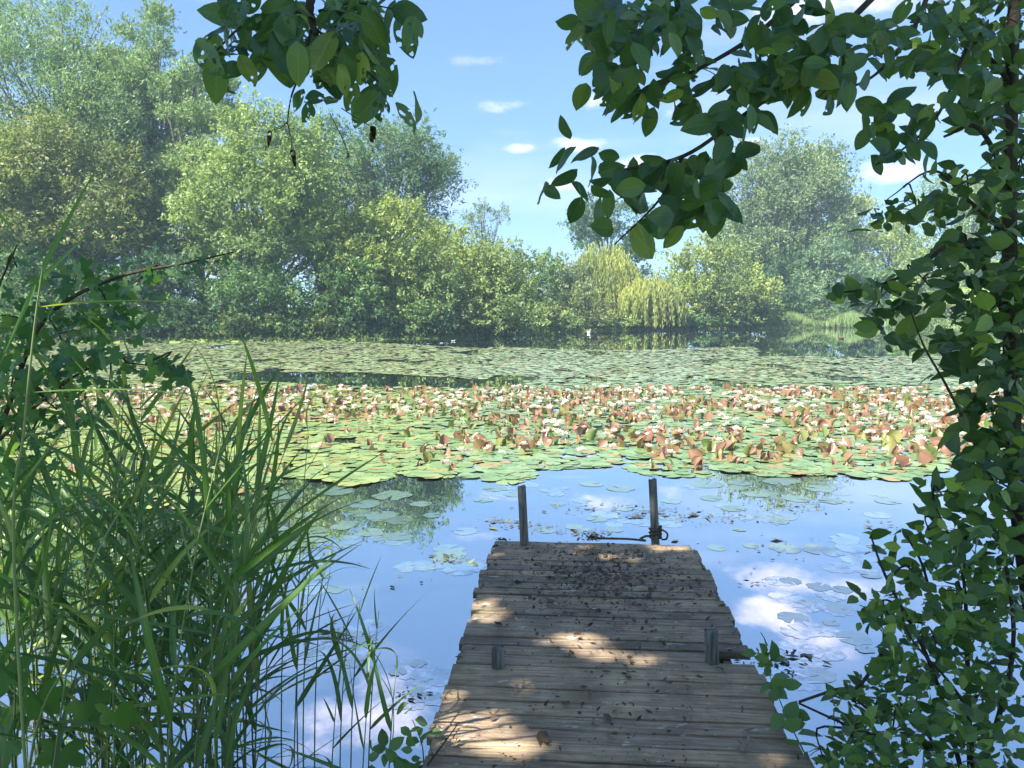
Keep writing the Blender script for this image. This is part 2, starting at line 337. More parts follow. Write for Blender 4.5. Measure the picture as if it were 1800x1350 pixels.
def far_tree(name, label, cx, top, wpx, Y, style, col, low=0.1, lobes=16, dens=1.0, leaf=1.0, bark=BK, group=None, cat='tree', upright=0.0, hpx=None):
    X = (cx-900)/F*Y
    z0 = float(terrain(np.array([[X, Y]]))[0]); z0 = max(z0, -0.1)
    H = at(cx, top, Y).z - z0; W = wpx/F*Y; Rx = W/2
    rt = root(name, (X, Y, z0), label, cat, group)
    zc0 = H*low; ch = H - zc0                          # crown from zc0 to H
    # lobes through the envelope
    lob = []
    tries = 0
    while len(lob) < lobes*2 and tries < 6000:
        tries += 1
        p = rng.uniform(-1, 1, 3)
        hgt = (p[2]+1)/2
        if style == 'bush': env = math.sqrt(max(1-hgt**2.2, 0))*1.0
        elif style == 'poplar': env = (min(1, 0.72+hgt*0.7))*math.sqrt(max(1-max(hgt-0.25, 0)**2/0.5625, 0))
        else: env = math.sqrt(max(1-((hgt-0.42)/0.6)**2, 0))
        rr = math.hypot(p[0], p[1])
        if rr > env*0.88: continue
        if rr < env*0.3 and hgt < 0.6 and rng.random() < 0.6: continue
        r = rng.uniform(0.17, 0.31)*(1.0 if style != 'poplar' else 0.85)
        q = np.array([p[0]*Rx, p[1]*Rx*0.85, zc0 + ch*(0.08+0.8*hgt)])
        if any(np.linalg.norm(q-l[0]) < 0.42*(r*Rx+l[1]) for l in lob): continue
        lob.append((q, r*Rx*1.15))
    # let the lobes fill the whole envelope
    q_ = np.array([l[0] for l in lob]); r_ = np.array([l[1] for l in lob])
    for ax, tgt in ((0, Rx), (1, Rx*0.9)):
        ext = max((np.abs(q_[:, ax])+r_*0.95).max(), 1e-3); q_[:, ax] *= tgt/ext if style != 'weep' else 1
    tz = (q_[:, 2]+r_*0.9).max(); q_[:, 2] = zc0 + (q_[:, 2]-zc0)*max((H-zc0)/(tz-zc0), 0.4)
    over_ = q_[:, 2]+r_*0.92-H; q_[:, 2] -= np.maximum(over_, 0)
    lob = [(q_[i], r_[i]) for i in range(len(lob))]
    # wood
    b = Buf(); tr = 0.012*H + 0.06
    b.tube(curve([(0, 0, -0.3), (0.02*H*rng.normal(), 0.01*H, H*0.3), (0.03*H*rng.normal(), 0, H*0.6), (0, 0, H*0.9)], 4), np.linspace(tr, tr*0.15, 13), 7)
    for q, r in lob:
        s = Vector((0, 0, max(min(q[2]*0.45, H*0.6), 0.2)))
        e = Vector(q); m = s.lerp(e, 0.5) + Vector((0, 0, 0.1*r)) + Vector(rng.normal(size=3))*0.12*r
        b.tube(curve([s, m, e], 3), np.linspace(tr*0.45, tr*0.1, 7), 5)
        for _ in range(2):
            b.tube([m.lerp(e, 0.5), e + Vector(rng.normal(size=3))*r*0.6 + Vector((0, 0, r*0.5))], [tr*0.15, tr*0.04], 3, False)
    for q, r in lob[::3]:
        for _ in range(2):
            e = Vector(q)+Vector(rand_dir(1)[0])*r*1.15+Vector((0, 0, r*.3)); b.tube([Vector(q), Vector(q).lerp(e, .5)+Vector(rng.normal(size=3))*.1*r, e], [tr*.12, tr*.07, tr*.02], 3, False)
    link('trunk', b.mesh('trunk', bark), rt)
    # foliage
    area = wpx*(H/Y*F)*0.75
    n = int(min(max(area/1.46*dens, 2200), 100000))
    ls = leaf*0.215*(Y/52)**0.55
    if style == 'weep':
        ns = max(n//24, 60); Vp = []; Dp = []
        th = rng.uniform(0, 2*PI, ns); rad = Rx*np.sqrt(rng.uniform(0.1, 1, ns)); topz = H*(1-0.42*(rad/Rx)**1.8)*rng.uniform(0.8, 1.0, ns)
        clump = np.round(th*3.7)/3.7; th = th*0.4+clump*0.6+0.15*np.sin(rad*9)
        ln = topz*np.clip(rng.normal(0.72, 0.22, ns), 0.2, 0.98)
        for k in range(24):
            t = k/23
            Vp.append(np.column_stack([np.cos(th)*rad*(0.8+0.25*math.sqrt(t)), np.sin(th)*rad*(0.8+0.25*math.sqrt(t)), topz-ln*t]) + rng.normal(size=(ns, 3))*0.07)
        pos = np.concatenate(Vp); d = np.tile([0, 0, -1.0], (len(pos), 1)) + rng.normal(size=(len(pos), 3))*0.25
        v, f = diamonds(pos, d, rand_dir(len(pos)), ls*rng.uniform(1.2, 2.2, len(pos)), ls*rng.uniform(0.25, 0.45, len(pos)))
        rn = np.repeat(np.tile(rng.random(ns)*0.6, 24) + rng.random(len(pos))*0.4, 4)
    else:
        wts = np.array([l[1]**2 for l in lob]); wts /= wts.sum()
        cl_per = 26
        nc = max(n//cl_per, 40)
        li = rng.choice(len(lob), nc, p=wts); ctr = np.array([l[0] for l in lob])[li]; rad = np.array([l[1] for l in lob])[li]
        dirs = rand_dir(nc); dirs[:, 2] = np.where(dirs[:, 2] < -0.35, -dirs[:, 2], dirs[:, 2])
        rr = np.where(rng.random(nc) < 0.8, rng.normal(0.95, 0.2, nc), rng.uniform(0.2, 0.75, nc))
        cc = ctr + dirs*(rad*rr)[:, None]*np.array([1, 1, 0.9])
        # every clump is a spray of leaves strung along a twig that grows out and up
        axis = unit(dirs*0.8 + rand_dir(nc)*0.75 + np.array([0, 0, 0.35+upright*1.3]))
        csz = rad*rng.uniform(0.10, 0.2, nc) + 0.10
        along = rng.uniform(-1.2, 2.2, (nc, cl_per)); thick = (0.62-0.17*along)*0.8
        off = axis[:, None, :]*(along*csz[:, None]*1.25)[:, :, None] + rng.normal(size=(nc, cl_per, 3))*(csz[:, None]*thick)[:, :, None]
        off[:, :, 2] -= 0.12*csz[:, None]*np.maximum(along, 0)**2*(1-upright*2 > 0)
        pos = (cc[:, None, :]+off).reshape(-1, 3); out = np.repeat(dirs, cl_per, 0)
        pos[:, 2] = np.maximum(pos[:, 2], 0.08 + rng.random(len(pos))*0.1)
        nrm = out*0.6 + rand_dir(len(pos))*0.9 + np.array([0, 0, 0.55])
        d = rand_dir(len(pos)) + np.repeat(axis, cl_per, 0)*0.8 + np.array([0, 0, upright*1.2-0.25])
        inner = rng.random(len(pos)) < 0.12
        s = ls*rng.uniform(0.75, 1.35, len(pos))*np.where(inner, 1.5, 1.0)
        v, f = diamonds(pos, d, nrm, s, s*rng.uniform(0.36, 0.58, len(pos))*(0.75 if upright else 1))
        rn = np.repeat(np.clip(np.repeat(rng.random(nc)*0.65, cl_per) + rng.random(len(pos))*0.34, 0, 0.999), 4)
    crown = link('crown', mk_mesh('crown', v, f, TM[col], False, rn), rt); crown['kind'] = 'stuff'
    return rt

T = far_tree
T('poplar_tree', 'tallest silvery green poplar rising out of the top of the left bank', 140, -30, 430, 53, 'poplar', 'silver', 0.12, 34, 1.0, 1.0, upright=0.3)
T('poplar_tree', 'silvery poplar directly right of the tallest poplar on the left bank', 275, 0, 230, 55, 'poplar', 'silver', 0.12, 20, 1.0, 1.0, upright=0.3)
T('poplar_tree', 'silvery poplar cut by the left picture edge, behind the olive willow', -90, 60, 260, 51, 'poplar', 'silver', 0.12, 20, .8, 1.0, upright=0.3)
T('poplar_tree', 'slimmer silvery poplar at the right shoulder of the tallest poplar', 360, 105, 190, 52, 'poplar', 'silver', 0.1, 18, 1.0, 1.0, upright=0.3)
T('willow_tree', 'broad olive brown willow low on the far left bank', 100, 205, 370, 47, 'round', 'olive', 0.05, 26, 1.1)
T('willow_tree', 'yellow green willow with pale bare branches left of the round blue-green tree', 485, 188, 310, 49, 'round', 'pale', 0.12, 24, .95, bark=BKP)
T('broadleaf_tree', 'round blue-green tree whose edge borders the open sky left of centre', 690, 203, 240, 58, 'round', 'blue', 0.15, 22, 1.0, upright=0.15)
T('broadleaf_tree', 'green tree behind the pale-branched willow', 580, 200, 220, 60, 'round', 'green', 0.15, 14, .9)
T('birch_tree', 'thin feathery grey-green tree standing against the sky in the gap', 848, 350, 112, 78, 'round', 'grey', 0.1, 16, .8, .75, upright=0.3)
T('willow_tree', 'bright yellow green willow in front of the round blue-green tree', 660, 350, 230, 50, 'round', 'yellow', 0.03, 20, 1.0)
T('willow_tree', 'rounded yellow green willow beside the gap in the trees', 820, 396, 240, 53, 'bush', 'yellow', 0.02, 20, 1.1)
T('willow_tree', 'low grey-green willow bush overhanging the water near the gap', 875, 485, 180, 51.8, 'bush', 'pale', 0.0, 14, 1.1, .9)
T('oak_tree', 'small dark green oak on the left side of the gap', 925, 436, 115, 62, 'round', 'green', 0.05, 14, 1.0)
T('broadleaf_tree', 'distant low tree in the bottom of the sky gap', 968, 462, 110, 100, 'round', 'blue', 0.05, 10, .8, .9)
T('alder_tree', 'dark green tree standing behind the overhanging leaves right of the gap', 1065, 346, 175, 84, 'round', 'dark', 0.1, 18, 1.0)
T('willow_tree', 'grey-green rounded willow on the right side of the gap', 1003, 446, 150, 67, 'bush', 'grey', 0.02, 14, 1.1, .9)
T('willow_shrub', 'olive shrub at the waterline behind the swan', 1020, 508, 150, 63.8, 'bush', 'olive', 0.0, 14, 1.1, .85, cat='shrub')
T('weeping_willow', 'taller weeping willow with yellow strands right of the gap', 1060, 413, 150, 69, 'weep', 'weep', 0.1, 12, 1.6)
T('weeping_willow', 'small weeping willow trailing yellow strands into the water', 1140, 478, 128, 66, 'weep', 'weep', 0.0, 10, 2.0)
T('willow_tree', 'bright yellow green willow to the right of the weeping willows', 1250, 410, 215, 70, 'bush', 'yellow', 0.02, 20, 1.1)
T('willow_tree', 'lower yellow green willow at the right end of the willow row', 1310, 465, 110, 69.4, 'bush', 'yellow', 0.0, 12, 1.1)
T('poplar_tree', 'large grey-green tree with upright twigs on the right bank', 1365, 247, 270, 88, 'round', 'grey', 0.0, 40, 1.8, 1.3, upright=0.2)
T('maple_tree', 'dense dark green maple below the large grey-green tree', 1358, 440, 115, 76, 'bush', 'dark', 0.0, 14, 1.0)
T('broadleaf_tree', 'shaded blue-green tree behind the green reed bed', 1450, 400, 190, 80, 'bush', 'blue', 0.0, 18, 1.0)
T('broadleaf_tree', 'distant tree with yellow top beyond the right bank', 1500, 340, 110, 115, 'round', 'weep', 0.1, 12, .9)
T('broadleaf_tree', 'yellow green tree behind the leaning branch on the right bank', 1560, 372, 165, 92, 'round', 'yellow', 0.03, 16, .9)
T('willow_shrub', 'dark shrub in shade behind the right end of the reed bed', 1530, 470, 130, 79, 'bush', 'green', 0.0, 12, 1.0, cat='shrub')
T('willow_tree', 'pale willow on the right bank beside the sunlit meadow', 1625, 430, 150, 84, 'bush', 'pale', 0.02, 14, .9)
T('broadleaf_tree', 'tall tree mostly hidden behind the dark right-hand foliage', 1690, 300, 190, 100, 'round', 'pale', 0.08, 18, .8)
T('broadleaf_tree', 'tree at the right picture edge behind the dark foliage', 1830, 330, 190, 98, 'round', 'green', 0.05, 14, .7)
T('willow_shrub', 'dark shrub at the waterline under the slim poplar', 290, 440, 210, 45, 'bush', 'dark', 0.0, 18, 1.1, cat='shrub')
T('willow_shrub', 'dark grey-green shrub at the waterline under the pale-branched willow', 450, 462, 210, 45.8, 'bush', 'green', 0.0, 18, 1.1, cat='shrub')
T('willow_shrub', 'olive shrub spilling over the left waterline below the bright willow', 610, 430, 190, 48, 'bush', 'green', 0.0, 18, 1.1, cat='shrub')
T('willow_shrub', 'light green shrub at the tip of the left bank', 745, 458, 160, 49.5, 'bush', 'pale', 0.0, 16, 1.1, cat='shrub')
T('willow_shrub', 'shaded shrub in the far left corner of the pond', 90, 430, 240, 44, 'bush', 'green', 0.0, 18, 1.0, cat='shrub')
# low growth closing the foot of the banks
def shore_Y(x):
    Yc = np.linspace(30, 95, 400); return float(Yc[np.argmax(lake_sd(np.column_stack([(x-900)/F*Yc, Yc])) < 0)])
ORD = 'first second third fourth fifth sixth seventh eighth ninth tenth eleventh twelfth thirteenth fourteenth fifteenth sixteenth seventeenth eighteenth nineteenth twentieth'.split()
for x0, x1, yb, n_ in ((-60, 850, 0, 18), (880, 1340, 1, 10), (1380, 1760, 2, 7)):
    for i in range(n_):
        x = x0 + (x1-x0)*(i+0.5)/n_ + rng.normal()*8
        far_tree('bank_shrub', ORD[i] + (' low shrub from the left at the foot of the left bank trees', ' low shrub from the left at the foot of the willow row', ' low shrub from the left behind the pale reed bed')[yb],
                 x, 545+rng.uniform(-18, 12), 84 if yb == 0 else 70, shore_Y(x)+0.9+(5.5 if yb == 2 else 0), 'bush', ('dark', 'green', 'olive', 'pale')[int(rng.choice(4, p=[.4, .3, .2, .1] if yb == 0 else [.1, .2, .3, .4]))], 0.0, 9, 0.9, 0.9,
                 group='low shrubs along the far waterline', cat='shrub')
# ------------------------------------------------------------------ undergrowth closing the foot of the banks
seg = lake[1:15]; sl_ = np.linalg.norm(np.diff(seg, axis=0), axis=1); ng = 30000
k_ = rng.choice(len(sl_), ng, p=sl_/sl_.sum()); t_ = rng.random(ng)[:, None]; e_ = seg[k_+1]-seg[k_]; nn_ = unit(np.column_stack([-e_[:, 1], e_[:, 0]]))
inl = rng.uniform(-0.25, 2.6, ng); P_ = seg[k_]+e_*t_ + nn_*inl[:, None]
hh = (0.55+0.5*np.sin(P_[:, 0]*1.7)*np.sin(P_[:, 0]*.63+1)+0.45*np.clip(inl, 0, 2))*rng.random(ng)**.8*np.where(P_[:, 0] > 24, .6, 1.0)
pos = np.column_stack([P_, np.maximum(terrain(P_), 0.0)+0.03+hh])
m_under = leaf_mat('undergrowth_leaf', (0.06, 0.11, 0.045), (0.16, 0.22, 0.085), (0.22, 0.24, 0.1), patch=0.4)
ls_ = rng.uniform(.16, .34, ng); v, f = diamonds(pos, rand_dir(ng)+[0, 0, .5], rand_dir(ng)+[0, -.3, .6], ls_, ls_*.5)
tag(link('undergrowth', mk_mesh('undergrowth', v, f, m_under, False, np.repeat(rng.random(ng), 4))), 'tangled leafy undergrowth along the far waterline', 'undergrowth', kind='stuff')
# ------------------------------------------------------------------ reed bed on the right bank
m_reedbed = leaf_mat('reed_bed_green', (0.22, 0.34, 0.13), (0.32, 0.43, 0.16), (0.42, 0.36, 0.17), trans=0.3)
nb = 9000
px = rng.uniform(1345, 1560, nb); Yb = rng.uniform(70.5, 74.5, nb); X = (px-900)/F*Yb
hb = rng.uniform(0.7, 1.5, nb)*(0.75+0.3*np.sin(px*0.06)); pos = np.column_stack([X, Yb, hb/2])
v, f = diamonds(pos, np.array([0, 0, 1.0])+rng.normal(size=(nb, 3))*0.12, rand_dir(nb)*[1, 1, .2], hb*1.1, np.full(nb, 0.05)*rng.uniform(.6, 1.6, nb))
tag(link('reed_bed', mk_mesh('reed_bed', v, f, m_reedbed, False, np.repeat(rng.random(nb), 4))), 'pale green reed bed at the water under the right bank', 'reeds', kind='stuff')

# ------------------------------------------------------------------ jetty
DZ = 0.40                                             # deck level above the water
YAW = math.radians(-4.45)                             # the jetty points a little to the right of the view
far_l = gnd(868, 951, DZ); far_r = gnd(1219, 956, DZ)
JO = (far_l+far_r)/2; JW = (far_r-far_l).length
jetty = root('jetty', (JO.x, JO.y, 0), 'weathered grey wooden jetty running out over the water', 'jetty', rot=(0, 0, YAW))
Rz = Matrix.Rotation(-YAW, 3, 'Z')
def jl(p): q = Rz @ (Vector(p)-Vector((JO.x, JO.y, 0))); return q        # world -> jetty
m_wood = material('weathered_wood'); g = G(m_wood)
oc = g.obj(); oi = g.n.new('ShaderNodeObjectInfo').outputs['Random']; wp = g.pos()
ofs = g.n.new('ShaderNodeVectorMath'); ofs.operation = 'ADD'; g.l.new(oc, ofs.inputs[0])
cmb = g.n.new('ShaderNodeCombineXYZ'); g.l.new(g.math('MULTIPLY', oi, 37.0), cmb.inputs[0]); g.l.new(g.math('MULTIPLY', oi, 91.0), cmb.inputs[1]); g.l.new(cmb.outputs[0], ofs.inputs[1])
grain = g.noise(1.0, 6, 0.62, g.scale(ofs.outputs[0], (4, 70, 40)), 0.4); blot = g.noise(5, 5, 0.6, wp); fine = g.noise(70, 3, 0.6, wp)
c = g.mix(g.ramp(grain, 0.3, 0.72), (0.25, 0.18, 0.115), (0.53, 0.41, 0.28))
c = g.mix(g.ramp(blot, 0.38, 0.7, 0, 0.75), c, (0.16, 0.12, 0.085))
c = g.mix(1.0, c, g.mix(oi, (0.68, 0.68, 0.7), (1.2, 1.13, 1.0)), 'MULTIPLY')
c = g.mix(g.ramp(g.noise(9, 4, 0.65, g.scale(wp, (1, 2.4, 1))), 0.62, 0.7, 0, 0.7), c, (0.6, 0.55, 0.45))       # lichen
c = g.mix(g.ramp(g.noise(3.1, 5, 0.7, g.scale(wp, (1, 1.6, 1))), 0.55, 0.75, 0, 0.55), c, (0.12, 0.14, 0.04))    # moss
c = g.mix(g.ramp(fine, 0.62, 0.75, 0, 0.6), c, (0.06, 0.05, 0.04))
g.surf(g.bsdf(c, 0.85, 0.25, g.bump(g.math('ADD', grain, g.math('MULTIPLY', fine, 0.7)), 0.7, 0.006)))
near_v = -(JO.y-1.75)                                 # the deck reaches the bank behind the picture's lower edge
def board(v0, v1, u0, u1, tilt=0.0, dz=0.0, sag=0.0):
    nxs, th = 14, 0.036; V = []; Fc = []; rr = random.Random(int(v0*10000))
    e0 = [rr.gauss(0, 0.0016) for _ in range(nxs+1)]; e1 = [rr.gauss(0, 0.0016) for _ in range(nxs+1)]
    for i in range(nxs+1):
        u = u0 + (u1-u0)*i/nxs; zz = DZ + dz + tilt*(u-0.0) + sag*math.sin(PI*i/nxs) + rr.gauss(0, 0.0008)
        a, b = v0+e0[i], v1+e1[i]; r = 0.003
        V += [(u, a, zz-r), (u, a+r, zz), (u, b-r, zz), (u, b, zz-r), (u, b, zz-th), (u, a, zz-th)]
    for i in range(nxs):
        for k in range(6): p = i*6+k; q = i*6+(k+1) % 6; Fc.append((p, p+6, q+6, q))
    Fc.append((0, 1, 2, 3, 4, 5)); b0 = nxs*6; Fc.append((b0+5, b0+4, b0+3, b0+2, b0+1, b0))
    vm = (v0+v1)/2; um = (u0+u1)/2
    V = [(x-um, y-vm, z-DZ) for x, y, z in V]
    o = link('board', mk_mesh('board', V, Fc, m_wood, False), jetty, (um, vm, DZ)); return o
stub_r = jl(gnd(1252, 1163, DZ)); stub_l = jl(gnd(875, 1172, DZ))
vv = 0.0; rb = random.Random(5); nb_ = 0
while vv > near_v:
    w = rb.uniform(0.078, 0.104); gap = rb.choice((.004, .006, .009, .014))
    u0 = -JW/2 + rb.gauss(0, 0.011); u1 = JW/2 + rb.gauss(0, 0.011)
    v1, v0 = vv, vv-w
    if v0 < stub_r.y < v1 or (v0 - 0.02 < stub_r.y < v0): u1 = stub_r.x + 0.028           # board cut short at the stump
    if v0 - w*1.05 < stub_r.y < v0: u1 = JW/2+0.02
    board(v0, v1, u0, u1, rb.gauss(0, 0.003), rb.gauss(0, 0.0025), rb.gauss(0, 0.002))
    vv = v0-gap; nb_ += 1
for uu in (-JW/2+0.10, JW/2-0.10, 0.0):
    b = Buf(); h, t = 0.09, 0.04; ya, yb = near_v+0.02, -0.03; z1 = DZ-0.042
    Vb = [(x, y, z) for x in (uu-t/2, uu+t/2) for y in (ya, yb) for z in (z1-h, z1)]
    b.add(Vb, [(0, 1, 3, 2), (4, 6, 7, 5), (0, 4, 5, 1), (2, 3, 7, 6), (0, 2, 6, 4), (1, 5, 7, 3)]); link('bearer', b.mesh('bearer', m_wood, False), jetty)
m_post = material('old_post_wood'); g = G(m_post)
gr = g.noise(1, 5, 0.6, g.scale(g.obj(), (60, 60, 5))); c = g.mix(g.ramp(gr, 0.3, 0.7), (0.085, 0.082, 0.07), (0.24, 0.225, 0.19))
c = g.mix(g.ramp(g.noise(14, 3, 0.5, g.obj()), 0.55, 0.7, 0, 0.5), c, (0.11, 0.13, 0.07))
g.surf(g.bsdf(c, 0.85, 0.2, g.bump(gr, 0.6, 0.004)))
def post(base_px, top_px, r, name='post', hollow=False):
    P0 = gnd(*base_px, DZ); Y = P0.y; P1 = at(*top_px, Y)
    a = jl(P0); b_ = jl(P1); d = b_-a; bot = a - d*((a.z+0.75)/d.z)
    b = Buf(); n = 14; pts = [bot.lerp(b_, t) for t in (0, .3, .5, .65, .75, .82, .9, .96, 1.0)]
    rad = [r*(1.06-0.08*i/8 + rb.gauss(0, 0.012)) for i in range(9)]
    if hollow: pts += [b_ - d.normalized()*0.001, b_ - d.normalized()*0.04]; rad += [r*0.7, r*0.6]
    b.tube(pts, rad, n)
    # chipped, slightly slanting cut
    for i, p in enumerate(b.v):
        if p[2] > b_.z-0.012: b.v[i] = (p[0], p[1], p[2] + 0.006*math.sin(i*1.7)+0.12*(p[0]-b_.x))
    c0 = Vector((a.x, a.y, DZ)); b.v = [tuple(Vector(p)-c0) for p in b.v]
    return link(name, b.mesh(name, m_post, True), jetty, c0)
p1 = post((922, 957), (917, 855), 0.0285); p1['label'] = 'upright mooring post in shade at the left end of the jetty'
p2 = post((1152, 951), (1147, 843), 0.0285); p2['label'] = 'sunlit mooring post with rope at the right end of the jetty'
p3 = post((876, 1171), (875, 1139), 0.029, hollow=True); p3['label'] = 'short hollow post stump on the left of the deck'
p4 = post((1252, 1163), (1250, 1108), 0.031); p4['label'] = 'short post stump on the right of the deck beside the gap'
# rope at the right mooring post
m_rope = material('old_rope'); g = G(m_rope)
nr = g.noise(90, 3, 0.6, g.obj()); g.surf(g.bsdf(g.mix(g.ramp(nr, 0.35, 0.65), (0.05, 0.045, 0.035), (0.17, 0.145, 0.11)), 0.95, 0.1, g.bump(nr, 0.8, 0.004)))
PB = gnd(1152, 951, DZ)
rope = root('rope', (PB.x, PB.y, DZ), 'frayed brown rope knotted round the right mooring post and trailing along the deck end', 'rope')
b = Buf(); pts = []
for i in range(70):
    t = i/69; th = t*2*PI*3.3; pts.append((math.cos(th)*(0.036+0.006*math.sin(5*th)), math.sin(th)*0.036, 0.018+0.085*t+0.006*math.sin(7*th)))
b.tube(pts, 0.009, 6)
b.tube(curve([(0.03, -0.01, 0.09), (0.075, -0.02, 0.06), (0.072, -0.015, 0.02), (0.045, 0.0, 0.01)], 6), 0.007, 6)
b.tube(curve([(-0.03, -0.01, 0.03), (-0.06, 0.0, 0.035), (-0.1, 0.012, 0.012), (-0.075, -0.03, 0.012), (-0.12, -0.02, 0.014), (-0.2, 0.01, 0.012), (-0.33, 0.018, 0.012), (-0.42, 0.012, 0.016)], 6), 0.0085, 6)
link('rope_coil', b.mesh('rope_coil', m_rope), rope)
# clump of drying weed the rope ends in
m_litter = leaf_mat('dry_litter', (0.05, 0.038, 0.025), (0.16, 0.12, 0.075), (0.30, 0.24, 0.16), trans=0.1, rough=0.8, spec=0.1)
WB = gnd(1042, 950, DZ); ncl = 160
pos = rng.normal(size=(ncl, 3))*[0.032, 0.015, 0.01]+[0, 0, 0.02]; pos[:, 2] = np.abs(pos[:, 2])+0.004
v, f = diamonds(pos, rand_dir(ncl), rand_dir(ncl), rng.uniform(.01, .04, ncl), rng.uniform(.004, .012, ncl))
tag(link('weed_clump', mk_mesh('weed_clump', v, f, m_litter, False, np.repeat(rng.random(ncl), 4)), None, WB), 'dark clump of dried weed at the end of the rope on the deck edge', 'weed')
SB = gnd(882, 951, DZ); ncl = 60
pos = rng.normal(size=(ncl, 3))*[0.022, 0.008, 0.004]+[0, 0, 0.01]; pos[:, 2] = np.abs(pos[:, 2])+0.003
v, f = diamonds(pos, rand_dir(ncl), rand_dir(ncl), rng.uniform(.01, .03, ncl), rng.uniform(.005, .012, ncl))
tag(link('weed_clump', mk_mesh('weed_clump', v, f, m_litter, False, np.repeat(rng.random(ncl)*.6, 4)), None, SB), 'small brown weed scrap on the far left corner of the deck', 'weed')
# cable end over the left edge
CB = gnd(870, 962, DZ); b = Buf()
b.tube(curve([(0.02, 0.03, 0.006), (-0.012, 0.02, -0.002), (-0.022, -0.02, -0.03), (-0.018, -0.10, -0.12), (-0.02, -0.12, -0.39)], 6), 0.006, 6)
m_cable = material('black_rubber'); g = G(m_cable); g.surf(g.bsdf((0.015, 0.015, 0.015), 0.6, 0.3))
tag(link('mooring_line', b.mesh('mooring_line', m_cable), None, CB), 'thin black line hanging over the far left corner of the jetty', 'line')
# leaf litter: crumbs over the deck
nl = 12000
lv = rng.uniform(near_v, -0.02, nl); lu = np.clip(rng.normal(0.03, 0.3, nl), -JW/2+.02, JW/2-.02)
keep = rng.random(nl) < (0.12 + 0.88*np.clip(1-np.abs(lv+0.65)/0.85, 0, 1))
lu, lv = lu[keep], lv[keep]; nl = len(lu)
pos = np.column_stack([lu, lv, np.full(nl, DZ+0.007)+rng.random(nl)*0.004]); nrm = rand_dir(nl)*0.5+[0, 0, 1]
sz = rng.gamma(1.6, 0.0052, nl)+0.004
v, f = diamonds(pos, rand_dir(nl)*[1, 1, .25], nrm, sz*1.5, sz*rng.uniform(.4, .9, nl))
ll = link('leaf_litter', mk_mesh('leaf_litter', v, f, m_litter, False, np.repeat(rng.random(nl)**1.5, 4)), None, (JO.x, JO.y, 0), rot=(0, 0, YAW))
tag(ll, 'crumbled brown leaf litter scattered over the deck boards', 'leaf litter', kind='stuff')
def twig(name, label, pts, r0, r1, mat, cat='twig', sides=6):
    c = curve(pts, 6); base = c[0].copy(); b = Buf(); b.tube([p-base for p in c], list(np.linspace(r0, r1, len(c))), sides)
    return tag(link(name, b.mesh(name, mat), None, base), label, cat)
up = lambda p, h: Vector((p.x, p.y, p.z+h))
twig('twig', 'pale crooked twig lying on the near right deck boards', [up(gnd(1303, 1325, DZ), .012), up(gnd(1316, 1305, DZ), .014), up(gnd(1308, 1290, DZ), .012), up(gnd(1325, 1284, DZ), .010)], 0.007, 0.003, BKP)
twig('twig', 'thin dark stick lying across the near left deck corner', [up(gnd(752, 1350, DZ), .012), up(gnd(780, 1312, DZ), .012), up(gnd(803, 1280, DZ), .011)], 0.004, 0.0025, BKD)
# fallen leaves large enough to tell apart
dv, df = leaf_grid(0.55, 5, 4, 0.3, 0.25)
m_dead = leaf_mat('dead_leaf', (0.10, 0.065, 0.035), (0.24, 0.17, 0.10), (0.42, 0.36, 0.27), trans=0.15, rough=0.7)
dme = mk_mesh('fallen_leaf', dv, df, m_dead, True)
for i, (x, y, s, lab) in enumerate([(950, 1292, .09, 'curled rust brown dead leaf on the near deck boards'), (900, 1213, .06, 'pale dry leaf lying left of the deck middle'), (1020, 1118, .05, 'pale dry leaf in the sunlit middle of the deck'), (1060, 1262, .07, 'cream coloured dry leaf on the near deck middle'),
        (905, 1090, .04, 'small dark dead leaf on the sunlit left deck edge'), (1150, 1058, .05, 'dark green dead leaf on the right of the deck'), (1000, 1243, .06, 'dull grey dead leaf in front of the left stump'), (1120, 1190, .05, 'brown dead leaf left of the right stump'), (1185, 1100, .045, 'small pale leaf beyond the right stump'), (945, 1150, .04, 'small pale leaf right of the left stump')]):
    o = link('fallen_leaf', dme, None, up(gnd(x, y, DZ), 0.018), rot=(rng.normal()*.15, rng.normal()*.15, rng.uniform(0, 6.28)), scl=s*.75); tag(o, lab, 'dead leaf')

# ------------------------------------------------------------------ water lilies
m_pad = material('lily_pad'); g = G(m_pad)
r = g.rnd(); p = g.pos(); sx = g.n.new('ShaderNodeSeparateXYZ'); g.l.new(p, sx.inputs[0])
c = g.mix(r, (0.125, 0.215, 0.085), (0.23, 0.315, 0.13))
kindn = g.noise(0.16, 2, 0.5, p)
c = g.mix(g.math('MULTIPLY', g.ramp(sx.outputs[0], 1.0, -4.5), g.ramp(r, 0.35, 0.9, 0.2, 0.8)), c, (0.32, 0.34, 0.075))     # a yellower variety on the left
c = g.mix(g.ramp(sx.outputs[1], 18, 22, 0, 0.75), c, (0.26, 0.32, 0.17))  # sky glare put into the colour: pads beyond the raft painted paler
c = g.mix(g.ramp(r, 0.90, 0.96), c, (0.30, 0.20, 0.07))
c = g.mix(g.back(), c, (0.36, 0.13, 0.09))
nn = g.noise(30, 3, 0.5, p)
g.surf(g.bsdf(c, 0.32, 0.5, g.bump(nn, 0.15, 0.01)))
m_curl = material('upright_lily_leaf'); g = G(m_curl)
r = g.rnd(); c = g.mix(r, (0.14, 0.21, 0.06), (0.25, 0.28, 0.09)); c = g.mix(g.ramp(r, .35, .5), c, (0.30, 0.19, 0.09)); u = g.mix(r, (0.21, 0.10, 0.06), (0.42, 0.25, 0.165)); u = g.mix(g.ramp(r, .72, .85), u, (0.25, 0.24, 0.075))
c = g.mix(g.back(), c, u); t = g.n.new('ShaderNodeBsdfTranslucent'); g.put(t.inputs[0], c)
